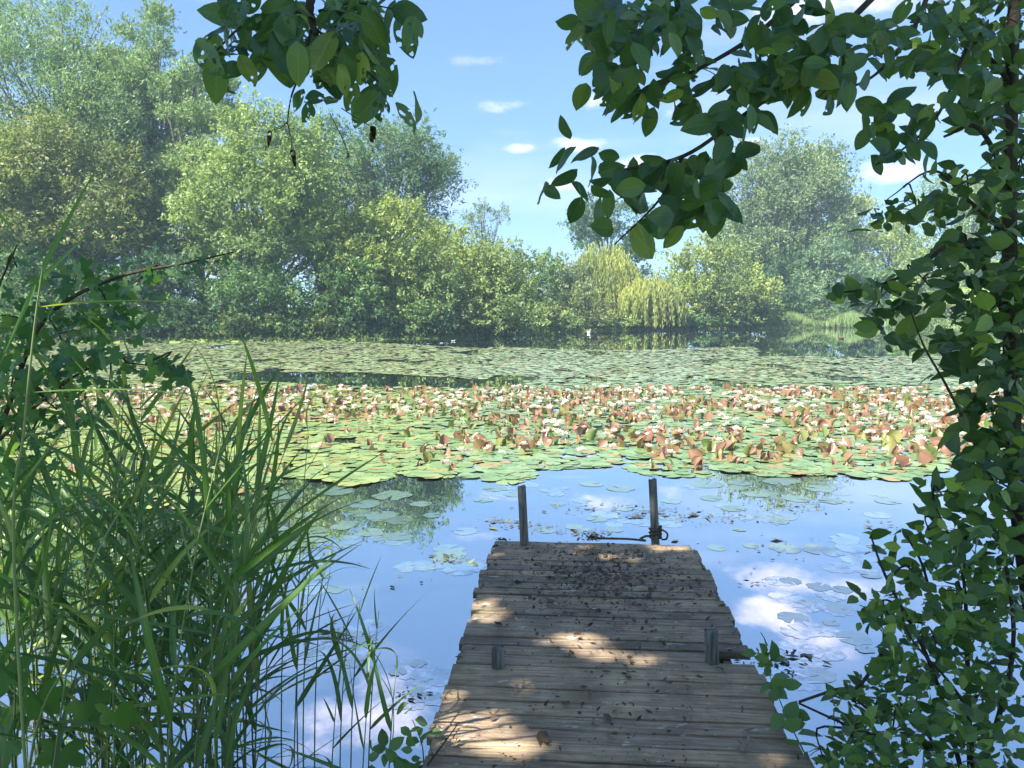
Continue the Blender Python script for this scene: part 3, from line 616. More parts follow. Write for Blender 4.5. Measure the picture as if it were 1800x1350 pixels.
g.surf(g.mixsh(0.2, g.bsdf(c, 0.3, 0.5), t.outputs[0]))
def pad_mesh(n=16, notch=0.22, wob=0.03, seed=0, cup=0.0, flat=0.012):
    rr = random.Random(seed); V = [(0, 0, 0)]; Fc = []
    for i in range(n+1):
        th = notch/2 + (2*PI-notch)*i/n; r_ = 1+rr.gauss(0, wob); V.append((math.sin(th)*r_, math.cos(th)*r_, rr.gauss(0, flat)+cup*r_*r_))
    for i in range(n): Fc.append((0, i+2, i+1))
    return V, Fc
def curl_mesh(seed):
    """a pad standing out of the water, rolled up round its long axis so the red underside shows"""
    rr = random.Random(seed); V = []; Fc = []; nu, nv = 4, 5
    roll = rr.uniform(0.7, 2.4); lean = rr.uniform(0.2, 1.3)
    for j in range(nv+1):
        s = j/nv; w = math.sqrt(max(1-(2*s-1)**2, 0))*0.95+0.05
        for i in range(nu+1):
            t = (-1+2*i/nu)*w; a = t*roll
            x = math.sin(a)/roll; d = (1-math.cos(a))/roll
            q = s*lean*0.9; V.append((x, -d + 0.55*s*s*lean, 1.7*s*math.cos(q*0.5)-0.08+0.02*rr.gauss(0, 1)))
    for j in range(nv):
        for i in range(nu): k_ = j*(nu+1)+i; Fc.append((k_, k_+nu+1, k_+nu+2, k_+1))
    return V, Fc
pads = [pad_mesh(16, 0.25, 0.03, k) for k in range(4)]
pad_me = [mk_mesh('lily_pad', v_, f_, m_pad, False) for v_, f_ in pads]
curls = [curl_mesh(k) for k in range(12)]; curl_me = [mk_mesh('lily_leaf', v_, f_, m_curl, True) for v_, f_ in curls]
def vnoise(x, y, s, seed):
    """smooth value noise"""
    r_ = np.random.default_rng(seed); tab = r_.random((64, 64)); x = x*s; y = y*s
    xi = np.floor(x).astype(int); yi = np.floor(y).astype(int); fx = x-xi; fy = y-yi; fx = fx*fx*(3-2*fx); fy = fy*fy*(3-2*fy)
    T_ = lambda a, b: tab[a % 64, b % 64]
    return (T_(xi, yi)*(1-fx)+T_(xi+1, yi)*fx)*(1-fy) + (T_(xi, yi+1)*(1-fx)+T_(xi+1, yi+1)*fx)*fy
def to_px(X, Y, Z_):
    dx, dy, dz = X, Y, Z_-CAM_Z; fwd = dy*math.cos(PITCH)-dz*math.sin(PITCH); upc = dy*math.sin(PITCH)+dz*math.cos(PITCH)
    return 900+F*dx/fwd, 675-F*upc/fwd
# the dense raft: near edge follows the photograph's 9 m line
def near_edge(X): return 9.0 + 0.35*np.sin(X*0.9+1) + 0.25*np.sin(X*2.3) - np.where(X < -2.2, np.minimum((-X-2.2)*0.2, 0.45), 0) + np.clip((X-.8)*.22, 0, .75)
def far_edge(X): return 18.2 + 0.6*np.sin(X*0.6) + np.where(X < -6, -0.2, 0.6)
npd = 15000
Y_ = rng.uniform(7.5, 20, npd); X_ = rng.uniform(-1, 1, npd)*(Y_*0.74+1)
ok = (Y_ > near_edge(X_)+rng.normal(0, .12, npd)) & (Y_ < far_edge(X_)) & (vnoise(X_, Y_, 0.8, 3) > 0.09+0.10*(Y_ > 17))
# looser fringe in front
fr_ = (Y_ > near_edge(X_)-np.where(X_ > 1, .55, 1.0)) & (Y_ <= near_edge(X_)) & (vnoise(X_, Y_, 1.6, 9) > 0.35+0.5*(near_edge(X_)-Y_)/np.where(X_ < -0.6, 1.2, .6))
sel = ok | fr_; X_, Y_ = X_[sel], Y_[sel]
R_ = rng.uniform(0.075, 0.14, len(X_)); Zp = 0.003+rng.random(len(X_))*0.016
tilt = rand_dir(len(X_))*0.07 + [0, 0, 1]; hd = rand_dir(len(X_))*[1, 1, 0] + 1e-3
def place(name, meshes, pos, d, nrm, s, label, cat, group, tv, mat_, stuff_name, stuff_label, nmax=300, smooth=False):
    """the nmax that show largest become things, the rest one mass"""
    size = s/np.maximum(pos[:, 1], 1); order = np.argsort(-size); big = order[:nmax]; rest = order[nmax:]
    for i in big:
        o = link(name, meshes[int(rng.integers(len(meshes)))], None, mat=leaf_matrix(pos[i], d[i], nrm[i], float(s[i])))
        tag(o, label(pos[i]) if callable(label) else label, cat, group)
    if len(rest):
        vs, fs, rs, b0 = [], [], [], 0; grp = rng.integers(0, len(tv), len(rest))
        for k_ in range(len(tv)):
            id_ = rest[grp == k_]
            if not len(id_): continue
            v_, f_ = stamp(tv[k_][0], tv[k_][1], pos[id_], d[id_], nrm[id_], s[id_]); vs.append(v_); fs.append(f_+b0); b0 += len(v_); rs.append(np.repeat(rng.random(len(id_)), len(tv[k_][0])))
        tag(link(stuff_name, mk_mesh(stuff_name, np.concatenate(vs), np.concatenate(fs), mat_, smooth, np.concatenate(rs))), stuff_label, cat, kind='stuff')
place('lily_pad', pad_me, np.column_stack([X_, Y_, Zp]), unit(hd), unit(tilt), R_,
      'flat green lily pad lying in the dense water lily raft', 'lily pad', 'flat pads of the near water lily raft', pads, m_pad, 'lily_pad_raft', 'mass of flat lily pads in the raft of water lilies', 110)
# upright curled leaves
nc_ = 6400
Y_ = 8.8+ (rng.random(nc_)**0.8)*9.8; X_ = rng.uniform(-1, 1, nc_)*(Y_*0.72)
dens = np.where(X_ > -0.5, 1.0, 0.75) * np.where((X_ < -1.2) & (Y_ < 13), 0.3, 1.0) * (vnoise(X_, Y_, 0.7, 21) > 0.27) * np.where(Y_ > 12.5, .8, .62)
ok = (Y_ > near_edge(X_)+0.05) & (Y_ < far_edge(X_)) & (rng.random(nc_) < dens); X_, Y_ = X_[ok], Y_[ok]; n_ = len(X_)
hd = np.column_stack([rng.normal(0, .9, n_), rng.normal(0.35, .8, n_), np.zeros(n_)])      # roll axis: undersides mostly turned to the viewer
up_ = np.tile([0, 0, 1.0], (n_, 1))+rng.normal(size=(n_, 3))*[0.6, 0.55, 0.0]
# the template stands along +Z with its rolled back at -Y
place('lily_leaf', curl_me, np.column_stack([X_, Y_, np.zeros(n_)+0.01]), unit(hd), unit(up_), np.clip(rng.gamma(6, .0098, n_), .03, .10)*np.where((X_ > -.5) & (Y_ < 12), 1.25, 1.0),
      lambda p_: 'upright curled lily leaf with red underside in the right half of the raft' if p_[0] > 0.5 else 'upright curled lily leaf in the left half of the raft', 'lily leaf', 'curled leaves standing out of the lily raft', curls, m_curl, 'curled_leaf_mass', 'mass of upright curled reddish lily leaves further back in the raft', smooth=True)
# flowers
m_petal = material('lily_petal'); g = G(m_petal); r = g.rnd(); c = g.mix(g.ramp(r, 0.5, 1.0), (0.85, 0.80, 0.68), (0.84, 0.66, 0.58))
t = g.n.new('ShaderNodeBsdfTranslucent'); g.put(t.inputs[0], c); g.surf(g.mixsh(0.25, g.bsdf(c, 0.5, 0.3), t.outputs[0]))
m_stamen = material('lily_stamen'); g = G(m_stamen); g.surf(g.bsdf((0.62, 0.42, 0.05), 0.6, 0.2))
def flower(seed):
    rr = random.Random(seed); V = []; Fc = []; mi = []
    for ring, (n_p, tilt_, ln) in enumerate(((7, 0.32, 1.0), (6, 0.75, 0.85), (5, 1.1, 0.62))):
        for k_ in range(n_p):
            a = 2*PI*(k_+0.5*ring)/n_p + rr.gauss(0, .08); tl = tilt_+rr.gauss(0, .08); w = 0.25
            q = [(0.05, 0, 0), (0.55, -w, 0.02), (0.62, 0, -0.06), (0.55, w, 0.02), (1.0, 0, 0.10)]
            b0 = len(V)
            for x, y, z in q:
                x, z = x*ln, z*ln; X2 = x*math.cos(tl)-z*math.sin(tl); Z2 = x*math.sin(tl)+z*math.cos(tl)
                V.append((X2*math.cos(a)-y*math.sin(a), X2*math.sin(a)+y*math.cos(a), Z2))
            Fc += [(b0, b0+2, b0+1), (b0, b0+3, b0+2), (b0+1, b0+2, b0+4), (b0+2, b0+3, b0+4)]
    st = [(0.0, 0.0, 0.42)] + [(0.2*math.cos(i*PI/3), 0.2*math.sin(i*PI/3), 0.3) for i in range(6)]
    return (V, Fc), (st, [(0, i+1, (i+1) % 6+1) for i in range(6)])
fl = [flower(k) for k in range(4)]
fme = [mk_mesh('petals', *f_[0], m_petal, False) for f_ in fl]; sme = [mk_mesh('stamens', *f_[1], m_stamen, False) for f_ in fl]
nf = 1050; Y_ = 9.2+(rng.random(nf)**0.75)*9.4; X_ = rng.uniform(-1, 1, nf)*(Y_*0.72)
ok = (Y_ > near_edge(X_)+0.35) & (Y_ < far_edge(X_)-0.1) & (rng.random(nf) < np.where(X_ > -0.5, .85, .7)*np.where((X_ < -1.0) & (Y_ < 12.5), .15, 1)) & (vnoise(X_, Y_, 0.6, 5) > 0.18)
X_, Y_ = X_[ok], Y_[ok]; order = np.argsort(Y_)
for i in order[:300]:
    k_ = int(rng.integers(4)); s = float(rng.uniform(0.065, 0.095))
    o = link('water_lily_flower', None, None, (X_[i], Y_[i], 0.06+rng.random()*0.06), rot=(rng.normal()*.2, rng.normal()*.2, rng.uniform(0, 6.28)), scl=s)
    tag(o, 'open white water lily flower in the right half of the raft' if X_[i] > 0.5 else 'open white water lily flower in the left half of the raft', 'flower', 'white flowers of the water lily raft')
    link('petals', fme[k_], o); link('stamens', sme[k_], o)
rest = order[300:]
if len(rest):
    v_, f_ = stamp(fl[0][0][0], fl[0][0][1], np.column_stack([X_[rest], Y_[rest], np.full(len(rest), .09)]), unit(rand_dir(len(rest))*[1, 1, 0]+1e-4), unit(rand_dir(len(rest))*.25+[0, 0, 1]), rng.uniform(.065, .095, len(rest)))
    tag(link('far_flowers', mk_mesh('far_flowers', v_, f_, m_petal, False, np.repeat(rng.random(len(rest)), len(fl[0][0][0])))), 'white water lily flowers at the far edge of the raft', 'flowers', kind='stuff')
# far floating pads, out to the trees
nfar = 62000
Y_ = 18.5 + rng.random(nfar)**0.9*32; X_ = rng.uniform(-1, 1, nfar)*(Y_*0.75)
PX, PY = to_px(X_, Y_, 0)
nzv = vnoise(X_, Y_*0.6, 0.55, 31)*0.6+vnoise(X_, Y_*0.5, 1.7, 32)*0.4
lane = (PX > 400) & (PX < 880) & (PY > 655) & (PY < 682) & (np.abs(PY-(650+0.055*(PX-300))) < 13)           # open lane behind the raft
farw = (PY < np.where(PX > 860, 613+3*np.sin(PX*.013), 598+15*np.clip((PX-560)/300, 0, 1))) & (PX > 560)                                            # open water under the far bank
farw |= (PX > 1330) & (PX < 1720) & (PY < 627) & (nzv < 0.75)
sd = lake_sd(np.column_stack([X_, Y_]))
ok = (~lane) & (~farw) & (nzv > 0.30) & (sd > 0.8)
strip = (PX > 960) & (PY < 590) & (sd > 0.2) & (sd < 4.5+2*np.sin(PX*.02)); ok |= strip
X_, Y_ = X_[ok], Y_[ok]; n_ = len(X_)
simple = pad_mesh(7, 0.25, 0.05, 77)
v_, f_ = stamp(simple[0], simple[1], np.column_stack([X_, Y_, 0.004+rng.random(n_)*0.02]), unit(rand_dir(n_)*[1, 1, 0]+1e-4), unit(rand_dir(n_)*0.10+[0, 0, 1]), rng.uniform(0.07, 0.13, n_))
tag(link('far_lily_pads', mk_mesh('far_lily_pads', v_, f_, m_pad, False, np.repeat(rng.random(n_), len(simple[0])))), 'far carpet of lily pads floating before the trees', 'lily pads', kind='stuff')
# loose pads on the open water near the jetty
m_pad2 = material('loose_lily_pad'); g = G(m_pad2); r = g.rnd(); c = g.mix(r, (0.09, 0.16, 0.09), (0.16, 0.24, 0.12)); c = g.mix(g.ramp(g.noise(20, 4, .6, g.pos()), .5, .75, 0, .6), c, (0.1, 0.09, 0.05))
gl_ = g.n.new('ShaderNodeBsdfGlossy'); gl_.inputs['Roughness'].default_value = 0.2; gl_.inputs[0].default_value = (.9, .95, .95, 1)
g.surf(g.mixsh(0.55, g.bsdf(g.mix(g.back(), c, (0.3, 0.14, 0.1)), 0.3, 0.5), gl_.outputs[0]))     # wet film on the blade
pad2 = [mk_mesh('lily_pad', *pad_mesh(18, 0.3, 0.07, 50+k_, 0, 0.004), m_pad2, False) for k_ in range(3)]
loose = [(600, 1115, 55), (640, 1130, 40), (575, 1150, 45), (620, 1160, 38), (1430, 1060, 45), (1475, 1068, 30), (1395, 1085, 40), (1460, 1093, 26), (1500, 1120, 40), (1440, 1185, 48), (1400, 1160, 30), (1350, 1150, 35), (1390, 1020, 34), (1440, 1030, 30), (1480, 1035, 28), (1380, 963, 32), (1440, 965, 34), (1260, 962, 24), (1320, 958, 20), (740, 1215, 30), (760, 1222, 24), (560, 1010, 40), (590, 1035, 34), (790, 975, 36), (830, 990, 22), (650, 935, 30), (700, 942, 34), (600, 925, 36), (1010, 925, 34), (960, 932, 28), (1080, 930, 30), (1050, 912, 26), (980, 885, 26), (1100, 895, 24), (1180, 880, 30), (1240, 850, 36), (1300, 848, 38), (1370, 846, 34), (1440, 858, 40), (1330, 868, 36), (1400, 876, 34), (1250, 875, 32), (1290, 893, 28), (1460, 880, 30), (870, 858, 30), (905, 868, 28), (850, 878, 24), (1040, 850, 34), (1090, 858, 30), (690, 870, 44), (640, 885, 36), (590, 862, 40), (740, 885, 30), (670, 905, 34), (760, 905, 26), (540, 905, 40), (500, 870, 44), (560, 945, 36), (480, 930, 36), (420, 895, 40), (330, 905, 44), (250, 920, 40), (170, 900, 44), (1530, 1010, 26), (1540, 960, 24), (1560, 880, 30), (1210, 1000, 16), (1300, 930, 22), (1370, 915, 24), (700, 1180, 26), (735, 1165, 20), (450, 1000, 36), (380, 980, 34), (1520, 1140, 30)]
for i, (x, y, w) in enumerate(loose):
    p_ = gnd(x, y, 0.006); s = w/F*p_.length*float(rng.uniform(.5, .85))
    o = link('lily_pad', pad2[i % 3], None, (p_.x, p_.y, 0.0014+i*0.00003), rot=(0, 0, rng.uniform(0, 6.28)), scl=s)
    side = 'right of the jetty' if x > 1218 else ('beyond the jetty end' if x > 860 else 'left of the jetty')
    tag(o, ('larger ' if w > 33 else 'smaller ')+'loose dull green lily pad ' + ('near the raft edge ' if y < 900 else 'level with the jetty end ' if y < 1000 else 'on the near water ') + side, 'lily pad', 'loose pads on the open water')
# faint pads lying just awash in the water film
m_pad3 = material('sunken_lily_pad'); g = G(m_pad3); r = g.rnd(); c = g.mix(r, (0.10, 0.17, 0.12), (0.20, 0.27, 0.17)); c = g.mix(g.ramp(g.noise(16, 4, .6, g.pos()), .45, .7, 0, .7), c, (0.09, 0.08, 0.06))
gl_ = g.n.new('ShaderNodeBsdfGlossy'); gl_.inputs['Roughness'].default_value = 0.08; gl_.inputs[0].default_value = (.93, .96, 1, 1)
g.surf(g.mixsh(g.ramp(g.noise(9, 4, .6, g.pos()), .35, .65, .55, .85), g.bsdf(c, 0.3, 0.5), gl_.outputs[0]))
pad3 = [mk_mesh('lily_pad', *pad_mesh(22, 0.3, 0.10, 90+k_, 0, 0.001), m_pad3, False) for k_ in range(4)]
for i in range(120):
    cx_, cy_, sx_, sy_ = [(600, 1130, 60, 40), (1430, 1070, 60, 45), (1050, 915, 130, 18), (1360, 900, 110, 20), (640, 920, 90, 35), (780, 985, 50, 14), (1390, 1160, 40, 25), (1350, 855, 110, 14), (500, 1000, 60, 40), (730, 1200, 30, 25), (950, 865, 70, 12), (1500, 970, 40, 30)][i % 12]
    x, y = cx_+rng.normal()*sx_*.7, cy_+rng.normal()*sy_*.7; p_ = gnd(x, y, 0.002)
    q_ = jl(p_)
    if abs(q_.x) < JW/2+.12 and q_.y < .1: continue
    side = 'right of the jetty' if x > 1218 else ('beyond the jetty end' if x > 860 else 'left of the jetty')
    o = link('lily_pad', pad3[i % 4], None, (p_.x, p_.y, 0.0008+i*.00001), rot=(0, 0, rng.uniform(0, 6.28)), scl=float(rng.uniform(.05, .115)*math.sqrt(p_.y/6)+.02))
    tag(o, 'faint half-sunken lily pad awash ' + side, 'lily pad', 'half-sunken pads round the jetty')
# floating weed scraps
cl_ = [(1080, 893, 110, 9, 90), (940, 925, 60, 8, 50), (1150, 905, 60, 8, 60), (1250, 910, 70, 10, 70), (880, 915, 30, 5, 40), (1400, 890, 90, 10, 60), (1380, 1165, 45, 22, 60), (800, 985, 45, 8, 40), (1030, 935, 60, 6, 60), (1540, 925, 30, 8, 25), (1330, 1025, 40, 4, 16), (1300, 975, 150, 60, 25), (700, 1000, 100, 60, 18), (590, 1120, 60, 25, 40), (720, 1220, 30, 8, 20), (1400, 830, 200, 6, 40)]
Pw = []
for x, y, sx_, sy_, n in cl_:
    for _ in range(n):
        q = gnd(x+rng.normal()*sx_*.6, y+rng.normal()*sy_*.6, 0.006); Pw.append((q.x, q.y, 0.006+rng.random()*.006))
Pw = np.array(Pw); n_ = len(Pw); s = rng.gamma(1.7, 0.0085, n_)*np.sqrt(Pw[:, 1]/5)+.005
v_, f_ = diamonds(Pw, rand_dir(n_)*[1, 1, .1], np.tile([0, 0, 1.0], (n_, 1))+rng.normal(size=(n_, 3))*.15, s*1.8, s*.8)
m_weed = leaf_mat('floating_weed', (0.06, 0.055, 0.045), (0.13, 0.12, 0.085), (0.16, 0.19, 0.09), trans=0.05, rough=0.6)
tag(link('floating_weed', mk_mesh('floating_weed', v_, f_, m_weed, False, np.repeat(rng.random(n_), 4))), 'dark scraps of weed floating round the jetty', 'weed', kind='stuff')

# ------------------------------------------------------------------ swan and ducks
m_white = material('white_feather'); g = G(m_white); g.surf(g.bsdf((0.82, 0.8, 0.76), 0.7, 0.2))
m_brown = material('brown_feather'); g = G(m_brown); g.surf(g.bsdf((0.10, 0.075, 0.05), 0.7, 0.2))
m_bill = material('orange_bill'); g = G(m_bill); g.surf(g.bsdf((0.6, 0.2, 0.04), 0.5, 0.3))
def bird(name, label, cat, px_, py_, s, rz, mat_, neck):
    p_ = gnd(px_, py_, 0)
    o = root(name, (p_.x, p_.y, 0), label, cat, rot=(0, 0, rz)); o.scale = (s, s, s)
    # body and neck as one surface: rings along the spine
    if neck: sp_ = [(-.62, .22, .02), (-.5, .2, .1), (-.3, .14, .21), (0, .1, .27), (.25, .12, .24), (.4, .2, .15), (.45, .34, .075), (.43, .5, .055), (.44, .64, .052), (.5, .74, .06), (.58, .76, .07), (.68, .73, .05), (.76, .70, .015)]
    else: sp_ = [(-.5, .16, .02), (-.38, .12, .09), (-.2, .08, .15), (0, .07, .17), (.2, .09, .15), (.3, .17, .09), (.34, .26, .07), (.4, .32, .085), (.47, .31, .07), (.55, .29, .02)]
    b = Buf(); b.tube([(x, 0, z) for x, z, r_ in sp_], [r_ for x, z, r_ in sp_], 10)
    link('body', b.mesh('body', mat_), o)
    hx, hz, _ = sp_[-2]; b = Buf(); b.tube([(hx+.02, 0, hz), (hx+.12, 0, hz-.03), (hx+.2, 0, hz-.045)], [.036, .028, .008], 6); link('bill', b.mesh('bill', m_bill), o)
    for sd_ in (-1, 1):
        b = Buf(); b.tube([(.2, sd_*.16, .26 if neck else .16), (-.1, sd_*.2, .3 if neck else .18), (-.4, sd_*.13, .32 if neck else .2), (-.68, sd_*.04, .34 if neck else .2)], [.04, .12 if neck else .07, .1 if neck else .06, .01], 6); link('wing', b.mesh('wing', mat_), o)
bird('swan', 'white swan swimming before the far willows', 'swan', 1035, 586, 0.40, math.radians(-70), m_white, True)
bird('duck', 'pale duck on the water by the tip of the left bank', 'duck', 797, 600, 0.22, 0.3, m_white, False)
bird('duck', 'small brown duck on the open water at the right', 'duck', 1478, 596, 0.4, 2.6, m_brown, False)

# ------------------------------------------------------------------ reeds
m_reed = leaf_mat('reed_blade', (0.07, 0.155, 0.045), (0.17, 0.28, 0.08), (0.30, 0.35, 0.10), trans=0.42, rough=0.38, spec=0.45, veins='reed')
m_stem = leaf_mat('reed_stem', (0.09, 0.15, 0.045), (0.16, 0.2, 0.08), trans=0.0, rough=0.5)
def blade_mesh(seed, droop, n=9, L_=1.0, W=0.043):
    """long pointed blade, unit length, leaving along +Y and bending down"""
    rr = random.Random(seed); V = []; Fc = []; y = z = 0.0; a = 0.0
    for j in range(n+1):
        s = j/n; w = W/2*min(1, 6*s+0.35)*(1-s**2.2)+0.0012; tw = 0.5*math.sin(s*2+seed)
        for t in (-1, 0, 1): V.append((t*w*math.cos(tw), y, z + abs(t)*w*0.35 + t*w*math.sin(tw)))
        a = -droop*s**1.5; y += math.cos(a)/n; z += math.sin(a)/n
    for j in range(n):
        for i in range(2): k_ = j*3+i; Fc.append((k_, k_+1, k_+4, k_+3))
    return mk_mesh('blade', V, Fc, m_reed, True, lco=[(k_ % 3-1, (k_//3)/n, 0) for k_ in range(len(V))])
blades = [blade_mesh(k_, dr) for k_, dr in enumerate((0.1, 0.35, 0.6, 0.9, 1.3, 0.2, 1.7))]
stem_me = {}
def reed(base, H, lean, n_leaf, label, seed, ll=(0.34, 0.56), r=0.0038, spread=1.0, group='reeds standing left of the jetty', first=0.1, ups=None):
    rr = random.Random(seed); o = root('reed', base, label, 'reed', group)
    lx, ly = lean; pts = [Vector((lx*t*t*H, ly*t*t*H, t*H)) for t in (0, .2, .4, .6, .8, 1.0)]
    b = Buf(); b.tube(pts, [r, r, r*.9, r*.8, r*.6, r*.3], 5); link('stem', b.mesh('stem', m_stem), o)
    side = rr.uniform(0, 6.28)
    for k_ in range(n_leaf):
        t = first + (1-first)*(k_+0.5)/n_leaf; p_ = Vector((lx*t*t*H, ly*t*t*H, t*H))
        az_ = side + (k_ % 2)*PI + rr.gauss(0, .5); el_ = rr.uniform(0.35, 1.15)*spread + 0.35*(t > .85)
        d = Vector((math.cos(az_)*math.cos(el_), math.sin(az_)*math.cos(el_)*0.8, math.sin(el_)))
        s = rr.uniform(*ll)*(0.75+0.5*math.sin(PI*t)); n_ = Vector((0, 0, 1)) + Vector((rr.gauss(0, .5), rr.gauss(0, .5), 0))
        link('blade', blades[rr.randrange(len(blades))], o, mat=leaf_matrix(p_, d, n_, s))
    return o
kk = 0
for i in range(84):
    Y = rng.uniform(2.25, 3.9); u = rng.random()**1.15
    x = -60 + u*505; topy = 760 + 320*max(0, (x-330)/250)**1.6 + rng.normal()*60 + (0 if x > 120 else 40)
    base = at(x, 900, Y); top = at(x+rng.normal()*40, topy, Y); H = max(top.z, 0.5)
    lab = ('tall ' if H > 1.45 else 'short ' if H < 1.1 else '') + ('near ' if Y < 2.8 else 'far ' if Y > 3.4 else '') + 'green reed at the left picture edge' if x < 130 else ('tall ' if H > 1.45 else 'short ' if H < 1.1 else '') + ('near ' if Y < 2.8 else 'far ' if Y > 3.4 else '') + ('green reed in the thick of the left reed clump' if x < 360 else 'green reed on the water side of the left reed clump')
    reed((base.x, base.y, -0.05), H, (rng.normal()*.1+.04, rng.normal()*.06), int(rng.integers(8, 12)), lab, 100+i)
for i, (x, ty, Y) in enumerate([(605, 1105, 2.9), (625, 1060, 2.9), (655, 1075, 2.7), (690, 1150, 2.6), (560, 985, 3.0), (540, 960, 3.1), (530, 720, 3.2), (585, 1200, 2.6), (640, 1180, 2.5), (500, 850, 3.0), (470, 930, 2.9), (520, 1000, 2.7)]):
    base = at(x-20, 900, Y); top = at(x, ty, Y)
    reed((base.x, base.y, -0.05), top.z+.05, (0.06, 0), 4 if i != 6 else 5, 'thin young reed in open water on the right fringe of the reed clump' if i != 6 else 'tall thin reed with crossed drooping blades above the lily raft', 400+i, (0.18, 0.36), 0.003, 1.2, first=0.45)
m_straw = leaf_mat('dead_reed', (0.28, 0.22, 0.12), (0.42, 0.35, 0.2), trans=0.0, rough=0.7)
for i in range(14):
    x = rng.uniform(-20, 470); Y = rng.uniform(2.4, 3.6); p0 = at(x, 900, Y); p0.z = -.05; hh_ = rng.uniform(.5, 1.15); ln_ = rng.normal()*.22
    k_ = p0+Vector((ln_*.5, rng.normal()*.05, hh_*.7)); e_ = k_+Vector((ln_+rng.normal()*.15, 0, hh_*.3*rng.uniform(-.8, 1)))
    twig('dead_reed', 'dry straw coloured reed stalk among the green reeds', [p0, p0.lerp(k_, .5), k_, k_.lerp(e_, .5), e_], .0035, .0015, m_straw, 'reed', 5)['group'] = 'dry stalks among the reeds'
# tall near reed crossing the left bank trees
hero = root('reed', at(20, 1000, 1.9)*1.0, 'tall near reed whose blades cross the left bank trees', 'reed', 'reeds standing left of the jetty')
HB = Vector(hero.location); HB.z = -0.05; hero.location = HB
b = Buf(); pts = [HB, at(25, 1000, 1.9), at(42, 760, 1.88), at(60, 580, 1.86), at(75, 470, 1.85)]; pts = curve(pts, 5); b.tube([p_-HB for p_ in pts], list(np.linspace(.0045, .002, len(pts))), 6); link('stem', b.mesh('stem', m_stem), hero)
def hero_blade(par, base, p0, p1, mesh_i, W=1.0, nrm=(0, -1, .4)):
    d = p1-p0; s = d.length; link('blade', blades[mesh_i], par, mat=leaf_matrix(p0-base, d, Vector(nrm), s))
for (x0, y0, x1, y1, dY, mi, nn) in [(72, 480, 172, 285, .1, 0, (.3, -1, .2)), (68, 495, 165, 400, -.1, 0, (.5, -1, .2)), (70, 540, 385, 508, 0, 1, (0, -.5, 1)), (60, 690, 380, 672, .05, 1, (0, -.5, 1)), (62, 500, 0, 640, -.1, 0, (.6, -1, 0)), (40, 770, 230, 740, .1, 1, (0, -.6, 1)), (30, 900, 300, 830, .1, 1, (0, -.6, 1)), (30, 860, -80, 700, 0, 0, (.4, -1, 0)), (20, 400, -60, 310, 0, 0, (.4, -1, 0))]:
    hero_blade(hero, HB, at(x0, y0, 1.86), at(x1, y1, 1.86+dY), mi, 1, nn)

# ------------------------------------------------------------------ leafy plants in the foreground
oval = [leaf_grid(w, 7, 4, f_, c_, .85, .72, 0, .02, k_) for k_, (w, f_, c_) in enumerate(((.5, .2, .1), (.56, .35, .2), (.46, .15, .28), (.6, .25, .05)))]
eaten = [leaf_grid(.55, 20, 14, .2, .12, .85, .72, h_, .025, 20+k_) for k_, h_ in enumerate((4, 8, 14, 2))]
small = [leaf_grid(w, 4, 2, f_, c_, .8, .8, 0, .02, 40+k_) for k_, (w, f_, c_) in enumerate(((.62, .3, .1), (.7, .2, .2), (.55, .35, .05)))]
def lobed(seed, nl=5, depth=.40):
    rr = random.Random(seed); V = [(0, 0.35, 0.03)]; Fc = []; n = nl*6
    for i in range(n+1):
        t = i/n; th = -2.5+5.0*t; env_ = 0.62+0.4*math.cos(th*.55); ph = (t*nl) % 1; r_ = env_*(1-depth*abs(2*ph-1)**1.3)*(1+.07*(i % 2)) if 0 < i < n else .36
        V.append((math.sin(th)*r_*.8, 0.35+math.cos(th)*r_*.72, -0.1*r_+rr.gauss(0, .015)))
    for i in range(n): Fc.append((0, i+2, i+1))
    return V, Fc
lob_t = [lobed(k_) for k_ in range(3)]
m_over = leaf_mat('overhanging_leaf', (0.04, 0.095, 0.04), (0.085, 0.165, 0.06), (0.17, 0.23, 0.07), trans=0.42, rough=0.34, spec=0.5, veins='leaf')
m_thorn = leaf_mat('right_tree_leaf', (0.035, 0.08, 0.028), (0.11, 0.19, 0.055), (0.21, 0.29, 0.07), trans=0.38, rough=0.36, spec=0.45, veins='leaf')
m_shrub = leaf_mat('bank_shrub_leaf', (0.055, 0.12, 0.035), (0.17, 0.28, 0.07), (0.28, 0.38, 0.10), trans=0.42, rough=0.36, spec=0.45, veins='leaf')
m_lob = leaf_mat('lobed_leaf', (0.05, 0.13, 0.05), (0.11, 0.22, 0.075), (0.16, 0.27, 0.075), trans=0.42, rough=0.45, spec=0.35)
